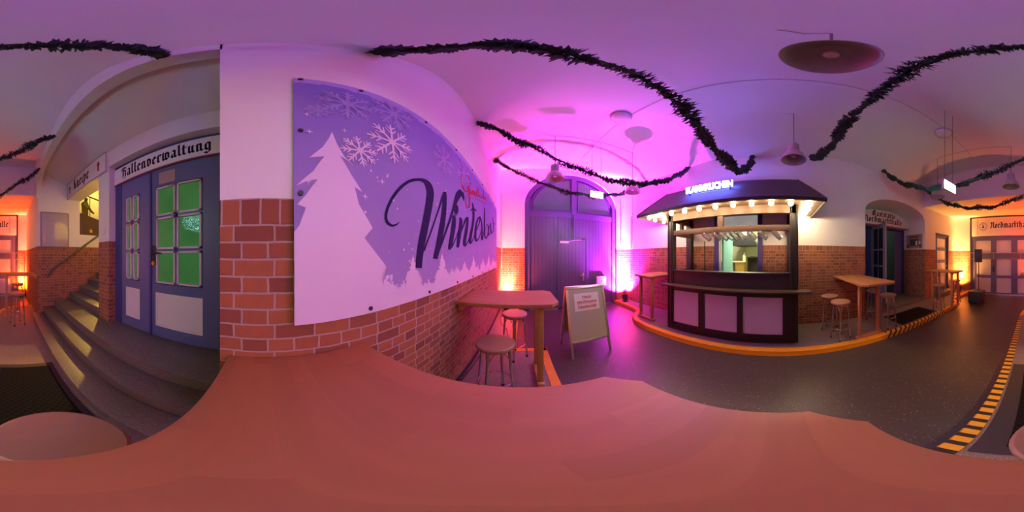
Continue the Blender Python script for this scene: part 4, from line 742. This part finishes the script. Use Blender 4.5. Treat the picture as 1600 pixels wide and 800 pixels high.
SL(MB().box(fx+.02,fx+.09,ya+.06,yb-.06,1.965,2.065,.004), 'glass_rail', M_BEAM); SL(MB().box(fx+.02,fx+.09,.05,.15,2.06,2.27), 'rail_post', M_BEAM)
SL(MB().box(-.30,.36,yb-.10,yb-.04,1.96,2.04), 'side_rail', M_BEAM); SL(MB().box(-.1,-.02,yb-.1,yb-.04,2.03,2.27), 'rail_post', M_BEAM)
# roof: eaves slope up to a raised top, hipped at both ends, ends at the wall
e0, e1 = -1.58, 1.78; t0, t1 = -1.22, 1.40; ex, tx, wx = -.74, -.15, .44; ez, tz = 2.42, 3.0
def roof_layer(mb, dz):
    E = [(ex,e0,ez+dz),(ex,e1,ez+dz),(wx,e1,ez+dz),(wx,e0,ez+dz)]; T = [(tx,t0,tz+dz),(tx,t1,tz+dz),(wx,t1,tz+dz),(wx,t0,tz+dz)]
    return [mb.bm.verts.new(p) for p in E], [mb.bm.verts.new(p) for p in T]
m = MB(); E, T = roof_layer(m, 0); E2, T2 = roof_layer(m, -.025)
m._f([E[0],E[1],T[1],T[0]]); m._f([E[1],E[2],T[2],T[1]]); m._f([E[3],E[0],T[0],T[3]]); m._f([T[0],T[1],T[2],T[3]])
m._f([E2[1],E2[0],T2[0],T2[1]]); m._f([E2[2],E2[1],T2[1],T2[2]]); m._f([E2[0],E2[3],T2[3],T2[0]]); m._f([T2[3],T2[2],T2[1],T2[0]])
for a in range(4):
    b = (a+1) % 4
    if a != 2: m._f([E[a],E2[a],E2[b],E[b]])
SL(m, 'roof', M_ROOF)
m = MB(); m.box(ex-.005,ex+.015,e0,e1,ez-.05,ez+.006); m.box(ex,wx,e0-.005,e0+.015,ez-.05,ez+.006); m.box(ex,wx,e1-.015,e1+.005,ez-.05,ez+.006); SL(m, 'eave_board', M_DARKWOOD)
SL(MB().box(ex+.02,fx,e0+.02,e1-.02,ez-.012,ez-.004).box(fx,wx,e0+.02,ya,ez-.012,ez-.004).box(fx,wx,yb,e1-.02,ez-.012,ez-.004), 'soffit', M_BEAM)
for a, b in (((ex,e0,ez),(tx,t0,tz)),((ex,e1,ez),(tx,t1,tz))): SL(MB().tube([a, b], .014, 6), 'hip_ridge', M_ROOF)
# string lights under the eave: front, near end, gate end
def string_light(label, pts):
    p0 = pts[0]; r = thing('string_light', p0, label, 'string light', 'light strings under the stall eave')
    c = MB(); c.tube([(p[0]-p0[0], p[1]-p0[1], p[2]-p0[2]+.055) for p in pts], .006, 6); c.build('cable', M_BLACK, r)
    for p in pts:
        q = (p[0]-p0[0], p[1]-p0[1], p[2]-p0[2])
        s = MB().cyl((q[0],q[1],q[2]+.035),(q[0],q[1],q[2]+.07),.017,n=10).build('socket', M_BLACK, r)
        b = MB().ball(q, .038, 8).build('bulb', M_BULB, s)
    return r
zb = 2.455
string_light('string of warm bulbs along the front eave of the stall', [(2.40, 2.42-.29*i, zb) for i in range(11)])
string_light('string of warm bulbs under the stall eave at the tavern niche end', [(2.66+.24*i, -.50, zb) for i in range(4)])
string_light('string of warm bulbs under the stall eave at the gate end', [(2.62+.3*i, 2.46, zb) for i in range(3)])
# blue glowing letters on the roof
def text_mesh(name, txt, size, depth, m, par=None, M=None, width=None, bold=0):
    cu = bpy.data.curves.new(name, 'FONT'); cu.body = txt; cu.size = size; cu.extrude = depth; cu.align_x = 'CENTER'; cu.align_y = 'CENTER'; cu.offset = bold
    t = bpy.data.objects.new(name, cu); COL.objects.link(t); bpy.context.view_layer.update()
    me = bpy.data.meshes.new_from_object(t.evaluated_get(bpy.context.evaluated_depsgraph_get())); me.name = name
    bpy.data.objects.remove(t)
    if width:
        w = max(v.co.x for v in me.vertices)-min(v.co.x for v in me.vertices); me.transform(Matrix.Diagonal((width/w,1,1,1)))
    if M: me.transform(M)
    me.materials.clear(); me.materials.append(m)
    o = bpy.data.objects.new(name, me); COL.objects.link(o)
    if par: o.parent = par
    return o
NS = thing('neon_sign', (2.50, 1.145, 2.80), 'glowing blue and white letter sign standing on the stall roof', 'sign')
Mx = Matrix(((0,0,-1,0),(-1,0,0,0),(0,1,0,0),(0,0,0,1)))       # text plane to a board facing the hall
text_mesh('letters', 'FLAMMKUCHEN', .165, .012, M_NEON, NS, Mx @ Matrix.Translation((0,.09,0)), .86, .004)
f = MB(); f.box(.016,.03,-.44,.44,.02,.04); f.box(.016,.03,-.44,.44,.14,.155); f.build('mounting_rail', M_BLACK, NS)
for y in (-.3,-.1,.1,.3): MB().tube([(.02,y,.15),(.02,y,.19),(.05,y,.20)],.006,6).build('hook', M_BLACK, NS)
for y in (-.38,.38): MB().box(.03,.05,y-.01,y+.01,-.04,.05).build('support', M_BLACK, NS)
# hanging glasses
gm, nt, b = new_mat('clear_glass'); b.inputs['Base Color'].default_value = (.8,.8,.8,1); b.inputs['Transmission Weight'].default_value = .85; b.inputs['Roughness'].default_value = .05; b.inputs['IOR'].default_value = 1.3
def make_glass():
    Mg = Matrix.Rotation(math.radians(-48), 4, 'X')
    o = MB().lathe([(0,0),(.012,-.002),(.036,-.004),(.037,-.012),(.034,-.12),(.031,-.15),(.0,-.155),(.0,-.148),(.028,-.144),(.031,-.12),(.033,-.012),(.0,-.006)], (0,0,0), 20, Mg).build('hanging_glass', gm); return o
g0 = make_glass(); gy = [1.32,1.13,.99,.89,.80,.68,.50,.32,.09]
gl = ['tilted glass hanging nearest the gate end of the stall rail'] + ['tilted glass %s along the stall rail from the gate end' % w for w in ('second','third','fourth','fifth','sixth','seventh')] + ['tilted glass next to last along the stall rail, before the wide gap','single tilted glass hanging apart by the stall post near the tavern niche']
for i, y in enumerate(gy):
    o = g0 if i == 0 else g0.copy()
    if i: COL.objects.link(o)
    o.location = (2.675, y, 2.06); o.scale = (1.25,1.25,1.25); tag(o, gl[i], 'glass', 'glasses hanging on the stall rail')
# ------------------------------------------------------------------ kitchen behind the stall
C = thing('counter', (4.9, 1.05, .30), 'light wooden counter inside the kitchen behind the stall', 'counter')
MB().box(-.2,.15,-.05,.18,0,1.15).build('body', wood('yellow_counter_wood', (.62,.38,.10), (.5,.28,.07), 2), C); MB().box(-.22,.22,-.08,1.0,1.15,1.19,.004).build('counter_top', wood('pale_counter_top', (.66,.52,.30), (.58,.42,.22), 1), C)
MB().box(-.12,.12,.3,.95,0,1.15).build('pale_panel', plain('pale_green_panel', (.55,.62,.42), .5), C)
Hd = thing('extractor_hood', (5.2, .95, 2.02), 'dark extractor hood hanging in the kitchen', 'hood')
MB().prism([(-.32,0),(.45,.0),(.3,.22),(-.1,.26)], -.45, .45, 'x').box(-.45,.45,-.32,.45,-.05,0).build('canopy', M_BLACK, Hd); MB().box(-.12,.12,-.05,.2,.22,.95).build('duct', M_STEEL, Hd)
B_ = thing('bottle', (4.92, 1.03, 1.49), 'white and yellow bottle standing on the kitchen counter', 'bottle')
MB().lathe([(0,0),(.05,0),(.05,.16),(.03,.22),(.015,.24)], n=16).build('body', plain('cream_bottle', (.85,.78,.45), .3), B_); MB().lathe([(.017,.24),(.017,.28),(0,.28)], n=12).build('cap', M_SIGN, B_)
Sf = MB().box(5.15,5.5,-.1,.98,1.58,1.62).box(5.15,5.5,-.1,-.07,.3,1.58).box(5.15,5.5,.95,.98,.3,1.58).box(5.48,5.5,-.1,.98,.3,1.58).build('kitchen_shelf', plain('dark_shelf', (.08,.06,.05), .5)); tag(Sf, 'dark shelf along the kitchen back wall', 'shelf')
p0 = MB().lathe([(0,0),(.05,0),(.10,.018),(.11,.022),(.10,.026),(.05,.008),(0,.008)], n=24).build('plate', M_SIGN)
for i in range(4):
    o = p0 if i == 0 else p0.copy()
    if i: COL.objects.link(o)
    o.location = (5.3, .84-.23*i, 1.62); tag(o, ['white plate on the kitchen shelf nearest the teal door leaf','white plate second on the kitchen shelf from the teal door leaf','white plate third on the kitchen shelf from the teal door leaf','white plate at the far end of the kitchen shelf from the teal door'][i], 'plate', 'plates on the kitchen shelf')
pic = MB().box(5.86,5.9,1.2,1.75,1.5,2.15).build('kitchen_window_board', plain('grey_board', (.35,.33,.28), .5)); tag(pic, 'grey board on the kitchen back wall', 'board')
KL = bpy.data.lights.new('kitchen_lamp', 'AREA'); KL.energy = P_KITCHEN; KL.color = (1,.95,.62); KL.size = .5
k = bpy.data.objects.new('kitchen_lamp', KL); COL.objects.link(k); k.location = (4.5,.9,2.95)
struct('floor_kitchen', MB().box(3.70,5.9,-.8,2.5,0,.30), plain('beige_kitchen_floor', (.4,.35,.25), .5))
# ------------------------------------------------------------------ wall tables
def table(x_wall, x_free, y0, y1, z, label, legs_x=None, second=None):
    s = 1 if x_free > x_wall else -1; yc = (y0+y1)/2; hw = (y1-y0)/2
    t = thing('bar_table', (x_wall, yc, z), label, 'table', 'wooden wall mounted bar tables')
    Lx = x_free-x_wall; cx = .075; c = .085
    pts = [(0,-hw),(Lx-s*cx,-hw),(Lx,-hw+c),(Lx,hw-c),(Lx-s*cx,hw),(0,hw)]
    MB().prism(pts, 1.072, 1.11, 'z', .006).build('tabletop', M_TABLE, t, recalc=True)
    for lx in [legs_x if legs_x is not None else Lx-s*.17] + ([second] if second else []):
        for y in (-.19,.19): MB().box(lx-.03,lx+.03,y-.026,y+.026,.05,1.072,.005).build('leg', M_LEG, t)
        MB().box(lx-.035,lx+.035,-.26,.26,0,.06,.008).build('foot', M_LEG, t); MB().box(lx-.03,lx+.03,-.25,.25,1.03,1.072).build('top_rail', M_LEG, t)
    MB().box(0,s*.03,-hw+.05,hw-.05,1.0,1.072).build('wall_batten', M_LEG, t)
    return t
table(LX+.001, .31, -.145, .425, PV, 'near wooden bar table with chamfered corners directly below the viewpoint')
table(LX+.016, .345, 1.42, 2.05, PV, 'wooden bar table on the banner wall between two stools and the gate')
table(RX-.001, 2.08, -1.88, -1.22, PV, 'wooden bar table with two stout legs beside the stall and tavern niche', legs_x=-.97)
table(RX-.001, 2.48, 2.46, 3.08, PV, 'wooden bar table between the stall and the magenta floodlight')
table(3.08, 2.08, -4.58, -3.96, PV, 'wooden bar table in front of the side door near the yellow floodlight', second=-.15)
table(-.655, .34, -4.42, -3.84, PV, 'wooden bar table glowing red by the stair corner and back gate', legs_x=.74)
# ------------------------------------------------------------------ stools
def make_stool():
    t = thing('bar_stool', (0,0,0), '', 'stool', 'round bar stools with chrome legs')
    MB().lathe([(0,.708),(.155,.708),(.166,.714),(.172,.726),(.170,.742),(.160,.75),(.10,.7525),(0,.7525)], n=40).build('seat', M_SEAT, t)
    MB().lathe([(0,.695),(.15,.695),(.15,.708),(0,.708)], n=32).build('seat_plate', M_CHROME, t)
    for k in range(4):
        a = PI/4+k*PI/2; c, s = math.cos(a), math.sin(a)
        L = MB().tube([(.128*c,.128*s,.70),(.168*c,.168*s,.012)], .0135, 12).build('leg', M_CHROME, t)
        MB().lathe([(0,0),(.017,0),(.017,.022),(.014,.03)], (.168*c,.168*s,0), 12).build('rubber_foot', M_RUBBER, L)
    MB().ring((0,0,.245), .146, .0065, 40, 8).build('footrest_ring', M_CHROME, t)
    for k in range(4):
        a = PI/4+k*PI/2; b = a+PI/2; P = []
        for i in range(13):
            u = i/12; q = Vector((math.cos(a),math.sin(a)))*.136*(1-u)+Vector((math.cos(b),math.sin(b)))*.136*u
            P.append((q.x, q.y, .56+.13*math.sin(PI*u)))
        MB().tube(P, .0055, 6).build('brace', M_CHROME, t)
    return t
ST0 = make_stool()
spots = [(-.115,-.375,PV+.012,.3,'nearest stool, its round seat under the viewpoint beside the rubber mat'),
 (-.12,.585,PV,.2,'stool mostly hidden beyond the near table, only its seat edge showing'),
 (-.225,1.36,PV,.5,'stool in front of the banner wall table, nearer the viewpoint'),
 (-.10,2.20,PV,.75,'stool behind the banner wall table, on the gate side'),
 (2.62,-1.06,PV,.35,'stool beside the stall shelf, the one nearer the yellow kerb'),
 (3.10,-1.02,PV,.9,'stool beside the stall against the brick wall'),
 (2.62,-2.10,PV,.1,'stool beside the black doormat, nearer the kerb, behind stout table legs'),
 (3.20,-2.12,PV,.6,'stool near the open tavern door, half hidden by table legs'),
 (2.52,-3.82,PV,.2,'stool in front of the side door table near the striped kerb end'),
 (2.50,-4.80,PV,.8,'stool behind the side door table next to the yellow floodlight'),
 (-.16,-3.52,PV,.4,'stool in red light in front of the table by the back gate'),
 (-.22,-4.72,PV,.7,'stool in red light behind the table by the back gate')]
for i, (x, y, z, r, lab) in enumerate(spots):
    if i == 0: ST0.location = (x,y,z); ST0.rotation_euler = (0,0,r); ST0['label'] = lab
    else: dup(ST0, None, (x,y,z), r, lab)
# ------------------------------------------------------------------ mats
M_MAT = diamond_mat('diamond_rubber_mat')
mt = thing('doormat', (-.13, -1.26, PV), 'large black diamond patterned rubber mat in front of the stair steps', 'doormat')
MB().box(-.385,.375,-.70,.70,0,.012,.003).build('border', plain('dark_mat_border', (.030,.027,.028), .6), mt); MB().box(-.33,.24,-.62,.62,.011,.017).build('grid', M_MAT, mt)
mt = thing('doormat', (2.80, -3.0, PV), 'black rubber doormat on the pavement in front of the tavern niche', 'doormat')
MB().box(-.34,.34,-.64,.64,0,.012,.003).build('border', M_RUBBER, mt); MB().box(-.30,.30,-.60,.60,.011,.016).build('grid', M_MAT, mt)
# ------------------------------------------------------------------ A-board
AB = thing('a_board', (.98, 2.42, 0), 'grey aluminium A-board with a taped red lettered notice near the gate', 'sign')
AB.rotation_euler = (0,0,math.radians(3))
def frame_side(front):
    s = -1 if front else 1; a = math.radians(13)*s
    Mr = Matrix.Translation((0, s*.015, 1.16)) @ Matrix.Rotation(a, 4, 'X')        # hangs from the hinge, foot swings out
    m = MB(); h = 1.18
    m.box(-.325,-.29,-.014,.014,-h,0,.004,M=Mr); m.box(.29,.325,-.014,.014,-h,0,.004,M=Mr)
    fr = m.build('front_leg_frame' if front else 'rear_leg_frame', plain('warm_alu_leg', (.62,.56,.5), .35, .8) if front else M_STEEL, AB)
    p = MB(); y0 = -.02 if front else .0
    p.box(-.33,.33,y0,y0+.02,-.035,.0,.004,M=Mr).box(-.33,.33,y0,y0+.02,-.91,-.875,.004,M=Mr).box(-.33,-.295,y0,y0+.02,-.875,-.035,0,M=Mr).box(.295,.33,y0,y0+.02,-.875,-.035,0,M=Mr)
    pf = p.build('snap_frame', M_STEEL, AB)
    b = MB(); b.box(-.30,.30,y0+.006,y0+.014,-.88,-.03,0,M=Mr); b.build('poster_panel', plain('grey_green_panel', (.42,.42,.36), .35), AB)
    return Mr
Mr = frame_side(True); frame_side(False)
pn = MB().box(-.21,.21,-.0175,-.0155,-.385,-.105,0,M=Mr).build('paper_notice', M_SIGN, AB)
for i, t in enumerate(('Heute','geschlossene','Gesellschaft!')):
    wd = (.15,.33,.32)[i]
    Mt = Mr @ Matrix.Translation((0,-.0185,-.165-.078*i)) @ Matrix.Rotation(PI/2, 4, 'X')
    text_mesh('red_lettering', t, .066, .0005, M_REDINK, pn, Mt, wd, .0012)
    MB().box(-wd/2,wd/2,-.0192,-.0182,-.200-.078*i,-.196-.078*i,0,M=Mr).build('underline', M_REDINK, pn)
MB().cyl((-.33,0,1.165),(.33,0,1.165),.014,n=10).build('hinge', M_STEEL, AB)
# box on the gate
BX = thing('sign_box', (2.50, GY+.055, .83), 'small white box with marks fixed low on the gate', 'box')
MB().box(-.17,.17,-.06,.02,-.155,.155,.008).build('case', M_SIGN, BX); MB().box(-.012,.012,-.064,-.058,-.02,.035).build('lock_mark', M_BLACK, BX)
for a in ((.05,.12,.10,.115),(-.14,-.12,.04,.06)): MB().box(a[0],a[1],-.0625,-.06,a[2],a[3]).build('mark_print', plain('grey_mark', (.25,.2,.25), .5), BX)
# ------------------------------------------------------------------ ceiling lamps, conduits, domes, exit signs
def ribbed():
    pr = [(.072,.165),(.10,.155),(.128,.125),(.15,.085),(.168,.04),(.18,.0)]
    return pr
def make_pendant():
    t = thing('pendant_lamp', (0,0,0), '', 'lamp', 'grey bell pendant lamps')
    MB().lathe(ribbed() + [(.176,.0),(.164,.04),(.146,.083),(.124,.12),(.098,.148),(.07,.155)], n=56).build('bell_shade', M_SHADE, t)
    MB().lathe([(0,.33),(.05,.33),(.078,.322),(.08,.30),(.08,.165),(.074,.155),(0,.155)], n=32).build('housing', M_HOUSE, t)
    MB().lathe([(0,.155),(.026,.15),(.03,.12),(.036,.09),(.03,.06),(0,.048)], n=16).build('bulb', plain('unlit_bulb', (.7,.6,.6), .1), t)
    MB().tube([(0,0,.325),(.004,0,.42),(0,0,.55),(0,0,.90)], .006, 6).build('cord', M_WIRE, t)
    MB().lathe([(0,.33),(.018,.33),(.014,.38),(0,.38)], n=10).build('cord_grip', M_WIRE, t)
    return t
PN0 = make_pendant()
pl = [(.60,2.92,'bell pendant lamp hanging in front of the gate fanlight'),(2.32,2.88,'bell pendant lamp near the gate end of the stall roof'),
      (.53,-.18,'bell pendant lamp seen from below overhead'),(2.27,-.22,'bell pendant lamp hanging in front of the stall roof ridge'),
      (.47,-3.33,'bell pendant lamp nearest the back gate sign'),(2.24,-3.33,'bell pendant lamp behind the exit sign near the tavern niche')]
for i, (x, y, lab) in enumerate(pl):
    cz = ceil_z(x, y); o = PN0 if i == 0 else dup(PN0, None)
    o.location = (x, y, 3.17); o['label'] = lab
    for c in o.children:                                     # cord reaches the vault
        if c.name.startswith('cord') and not c.name.startswith('cord_grip'):
            c.scale = (1, 1, 1); d = cz-3.17
            c.data = c.data.copy()
            for v in c.data.vertices:
                if v.co.z > .8: v.co.z = d
def conduit(name, pts, label, r=.0045):
    o = MB().tube(pts, r, 6).build(name, M_CONDUIT); tag(o, label, 'conduit', 'surface conduits on the vault'); return o
for y, lab in ((2.9,'thin conduit across the vault above the gate side pendants'),(-3.33,'thin conduit across the vault near the back gate')):
    o = conduit('ceiling_conduit', [(.5+1.85*i/24, y, ceil_z(.5+1.85*i/24, y)-.006) for i in range(25)], lab)
conduit('ceiling_conduit', [(.53,-.18,ceil_z(.53,-.18)-.006),(.56,-.09,ceil_z(.56,-.09)-.006),(.50,.0,ceil_z(.5,0)-.006)], 'short wire at the ceiling hook of the overhead pendant')
conduit('ceiling_conduit', [(2.27,-.22,ceil_z(2.27,-.22)-.006),(2.27,-.10,ceil_z(2.27,-.10)-.006)], 'short wire on the vault above the pendant in front of the stall')
conduit('ceiling_conduit', [(1.45, -3.7+7.6*i/60, ceil_z(1.45, -3.7+7.6*i/60)-.006) for i in range(61)], 'thin conduit running lengthwise along the middle of the vault')
o = MB().tube([(-1.30,-.36,3.52),(-1.40,-.37,3.49),(-1.42,-.37,3.40)], .016, 8).box(-1.44,-1.37,-.40,-.33,3.44,3.50,.005).build('junction_pipe', M_PIPE); tag(o, 'short white pipe stub high above the blue door', 'pipe')
def dome(x, y, lab):
    z = ceil_z(x, y); t = thing('dome_light', (x, y, z), lab, 'lamp', 'opal dome ceiling lights')
    MB().lathe([(0,.0),(.16,.0),(.165,-.025),(.15,-.03),(0,-.03)], n=40).build('base_ring', M_HOUSE, t)
    MB().lathe([(.152,-.02),(.150,-.05),(.13,-.085),(.09,-.11),(.045,-.122),(0,-.125)], n=40).build('glass_dome', M_DOME, t)
dome(1.36, 1.95, 'white dome ceiling light on the gate side of the vault'); dome(1.52, -2.45, 'white dome ceiling light on the vault near the exit sign by the tavern')
def exit_sign(x, y, z, lab, rz, rx):
    t = thing('exit_sign', (x, y, z), lab, 'exit sign', 'hanging emergency exit signs', rz)
    Mr = Matrix.Rotation(rx, 4, 'Y')
    MB().box(-.145,.145,-.02,.02,-.075,.075,.004,M=Mr).build('case', M_HOUSE, t)
    MB().box(-.135,.135,-.023,-.0195,-.066,.066,0,M=Mr).build('lit_face', M_EXIT, t); MB().box(-.135,.135,.0195,.023,-.066,.066,0,M=Mr).build('lit_face', M_EXIT, t)
    for s in (-.10,.10):
        MB().cyl((s,0,.07-(s*math.sin(rx))),(s,0,ceil_z(x,y)-z),.0035,n=6).build('wire', M_WIRE, t)
exit_sign(1.43, 2.9, 2.92, 'glowing cyan exit sign hanging in front of the arched gate', 0, 0)
exit_sign(1.14, -1.98, 2.68, 'glowing cyan exit sign hanging towards the back gate and tavern niche', math.radians(86), 0)
# ------------------------------------------------------------------ fir garlands across the hall
def garland(y0, y1, zl, zm, zr, xm, lab, seed, gy=None):
    rnd = random.Random(seed); xl, xr = LX+.02, RX-.02
    kl = (zl-zm)/(xm-xl)**2; kr = (zr-zm)/(xr-xm)**2
    P = []; n = 900
    for i in range(n+1):
        x = xl+(xr-xl)*i/n; z = 1.65+zm+(kl if x < xm else kr)*(x-xm)**2; P.append(Vector((x, y0+(y1-y0)*i/n, z)))
    Q = [P[0]]
    for p in P[1:]:
        if (p-Q[-1]).length > .011: Q.append(p)
    mb = MB(); mb.tube(Q[::3], .012, 5); bm = mb.bm
    ph = [rnd.uniform(0,6) for _ in range(4)]
    for i, p in enumerate(Q):
        s = i*.011
        th = .056*(1+.35*math.sin(s*9+ph[0])+.38*math.sin(s*23+ph[1]))+.012
        jit = Vector((0, .02*math.sin(s*9+ph[2]), .02*math.sin(s*11+ph[3])))
        t = (Q[min(i+1,len(Q)-1)]-Q[max(i-1,0)]).normalized()
        for k in range(8):
            d = Vector((rnd.gauss(0,1), rnd.gauss(0,1), rnd.gauss(0,1))).normalized(); d = (d - t*d.dot(t)*.5).normalized()
            L = th*rnd.uniform(.45,.95)+.012; w = rnd.uniform(.012,.021)
            u = d.cross(t+Vector((.01,.02,.03))).normalized()*w; v = d.cross(u).normalized()*w*.4
            c = p+jit; a = c+d*L*.62; tip = c+d*L
            q = [bm.verts.new(x_) for x_ in (a+u, a-u, a+v, tip, c+d*L*.1)]
            bm.faces.new((q[0],q[2],q[3])); bm.faces.new((q[2],q[1],q[3])); bm.faces.new((q[1],q[0],q[3])); bm.faces.new((q[2],q[0],q[4])); bm.faces.new((q[1],q[2],q[4])); bm.faces.new((q[0],q[1],q[4]))
    o = mb.build('fir_garland', M_FIR, smooth=False); tag(o, lab, 'garland', 'dark fir garlands across the vault'); return o
garland(.50,.52, 2.31,1.06,2.43, 1.30, 'fir garland sagging overhead in front of the stall, gate side', 1)
garland(-.45,-.70, 2.08,1.44,2.46, 1.15, 'fir garland sagging overhead above the stair and right of the stall', 2)
garland(2.15,2.08, 2.42,1.25,2.42, 1.30, 'fir garland crossing between banner and stall gable before the gate', 3)
garland(3.42,3.55, 2.33,1.47,2.40, 1.35, 'fir garland hung farthest forward, right in front of the gate arch', 4)
garland(-2.12,-2.55, 2.02,1.21,2.49, 1.15, 'fir garland crossing behind the lit exit sign by the tavern niche', 5)
garland(-3.25,-4.15, 1.95,1.16,2.45, 1.0, 'fir garland hung nearest the back gate beam', 6)
# ------------------------------------------------------------------ floodlights on the floor
def flood(x, y, z, tgt, col, P, lab, size=150):
    t = thing('floodlight', (x, y, z), lab, 'floodlight', 'floor floodlights in the corners')
    d = (Vector(tgt)-Vector((x,y,z+.14))).normalized(); R3 = d.to_track_quat('-Z','Y').to_matrix().to_4x4(); Mr = Matrix.Translation((0,0,.14)) @ R3
    MB().lathe([(0,.10),(.05,.10),(.075,.07),(.085,-.06),(.085,-.09),(.078,-.09),(.078,-.05),(0,-.05)], n=24, M=Mr).build('housing', M_BLACK, t)
    MB().lathe([(0,-.052),(.076,-.052)], n=24, M=Mr).build('lens', emit('flood_lens_'+lab.split()[0], tuple(min(1, c+.15) for c in col), 12), t)
    f = MB(); f.tube([(-.10,0,.14),(-.10,0,.02),(.10,0,.02),(.10,0,.14)], .009, 6); f.box(-.10,.10,-.06,.06,0,.015); f.build('bracket', M_BLACK, t)
    ld = bpy.data.lights.new('flood_beam', 'SPOT'); ld.energy = P; ld.color = col; ld.spot_size = math.radians(size); ld.spot_blend = 1; ld.shadow_soft_size = .05
    lo = bpy.data.objects.new('flood_beam', ld); COL.objects.link(lo); lo.parent = t; lo.matrix_local = Mr @ Matrix.Translation((0,0,-.10))
    lb = bpy.data.lights.new('flood_core', 'SPOT'); lb.energy = P*(5 if P < 500 else 3); lb.color = tuple(min(1, c+.06) for c in col); lb.spot_size = math.radians(52); lb.spot_blend = 1; lb.shadow_soft_size = .05
    lc = bpy.data.objects.new('flood_core', lb); COL.objects.link(lc); lc.parent = t; lc.matrix_local = Mr @ Matrix.Translation((0,0,-.10))
    return t
flood(-.42, 4.40, PV, (-.43, 4.70, .98), C_RED, P_RED, 'red floodlight on the floor in the corner left of the gate', 125)
flood(3.22, 4.38, PV, (3.26, 4.70, 1.25), C_MAG, P_MAG, 'magenta floodlight on the floor in the corner right of the gate', 135)
flood(3.12, -6.30, PV, (3.16, -6.60, 1.25), C_YEL, P_YEL, 'yellow floodlight on the floor beside the side door', 135)
flood(-.48, -6.34, 0, (-.53, -6.60, .95), C_ORA, P_ORA, 'orange red floodlight on the floor left of the stair corner', 135)
o = MB().tube([(-.45,4.25,PV+.01),(-.52,3.9,PV+.008),(-.45,3.5,PV+.008),(-.30,3.2,PV+.008),(-.25,2.9,PV+.008),(-.42,2.7,PV+.008),(-.56,2.3,PV+.008),(-.585,1.5,PV+.008)], .007, 6).build('power_cable', M_RUBBER); tag(o, 'black cable trailing along the pavement from the red floodlight', 'cable')
for x, y, z0, z1, lab in ((-.585,4.62,1.3,3.55,'thin white pipe in the corner left of the gate'),(3.25,4.68,1.95,3.3,'white pipe on the wall right of the gate'),(3.41,4.3,1.9,3.0,'short white pipe in the corner right of the gate')):
    t = thing('wall_pipe', (x, y, z0), lab, 'pipe', 'surface pipes beside the gate'); MB().cyl((0,0,0),(0,0,z1-z0),.02,n=10).build('tube', M_PIPE, t)
    for k in range(3): MB().lathe([(.021,-.012),(.028,-.01),(.028,.01),(.021,.012)], (0,0,(z1-z0)*(k+.5)/3), 10).build('clip', M_STEEL, t)
o = MB().tube([(RX-.012,1.66,PV+.1),(RX-.012,1.66,2.0)], .011, 6).build('wall_cable', M_BLACK); tag(o, 'dark vertical cable on the brick wall behind the stall', 'cable')
# ------------------------------------------------------------------ loudspeaker by the back gate
SB = thing('subwoofer', (1.93, -5.30, 0), 'black subwoofer box on the floor by the back gate', 'loudspeaker')
MB().box(-.24,.24,-.22,.22,.02,.44,.012).build('cabinet', M_BLACK, SB); MB().box(-.21,.21,.218,.226,.05,.41).build('grille', plain('black_grille', (.03,.03,.03), .5, bmp=.6, nscale=120), SB)
for x in (-.2,.2):
    for y in (-.18,.18): MB().cyl((x,y,0),(x,y,.022),.018,n=10).build('rubber_foot', M_RUBBER, SB)
pr = MB().cyl((-.05,-.02,.44),(-.05,-.02,1.46),.017,n=12).build('pole', M_BLACK, SB)
SP = thing('loudspeaker', (1.88, -5.32, 1.42), 'black loudspeaker on a pole above the subwoofer by the back gate', 'loudspeaker')
SP.rotation_euler = (0,0,.25)
MB().prism([(-.13,.12),(.13,.12),(.10,-.13),(-.10,-.13)], .02, .46, 'z', .008).build('cabinet', M_BLACK, SP, recalc=True); MB().box(-.115,.115,.118,.127,.04,.44).build('grille', M_BLACK, SP); MB().cyl((0,0,0),(0,0,.03),.025,n=12).build('pole_socket', M_BLACK, SP)
FR = thing('tube_frame', (1.0, -6.0, 0), 'thin double tube barrier frame standing before the back gate', 'barrier')
M_FTUBE = plain('pale_frame_tube', (.55,.48,.44), .35, .5)
for x in (-1.53, 1.45): MB().cyl((x,0,0),(x,0,1.80),.014,n=8).build('post', M_FTUBE, FR); 
MB().cyl((-1.53,0,1.77),(1.45,0,1.77),.013,n=8).build('top_tube', M_FTUBE, FR); MB().cyl((-1.53,0,1.54),(1.45,0,1.54),.013,n=8).build('lower_tube', M_FTUBE, FR)
for x in (-.5,.52): MB().cyl((x,0,1.54),(x,0,1.77),.011,n=8).build('link', M_FTUBE, FR)
for x in (-1.53,1.45): MB().box(x-.03,x+.03,-.2,.15,0,.015).build('foot_plate', M_FTUBE, FR)
# ------------------------------------------------------------------ lamps behind the stair
def lamp(name, kind, loc, col, P, tgt=None, size=None, r=.06):
    d = bpy.data.lights.new(name, kind); d.energy = P; d.color = col; d.shadow_soft_size = r
    o = bpy.data.objects.new(name, d); COL.objects.link(o); o.location = loc
    if kind == 'SPOT': d.spot_size = math.radians(size); d.spot_blend = .25
    if tgt: o.rotation_euler = (Vector(tgt)-Vector(loc)).to_track_quat('-Z','Y').to_euler()
    return o
lamp('stair_spot', 'SPOT', (-3.05,-4.45,4.05), (1,.60,.10), P_STAIR, (-1.0,-2.0,.5), 60, .05)
lamp('stairhead_lamp', 'POINT', (-3.3,-5.2,4.3), (1,.70,.14), P_STAIRGLOW)
lamp('passage_lamp', 'POINT', (5.6,-3.2,2.9), (.8,1,.85), 4)
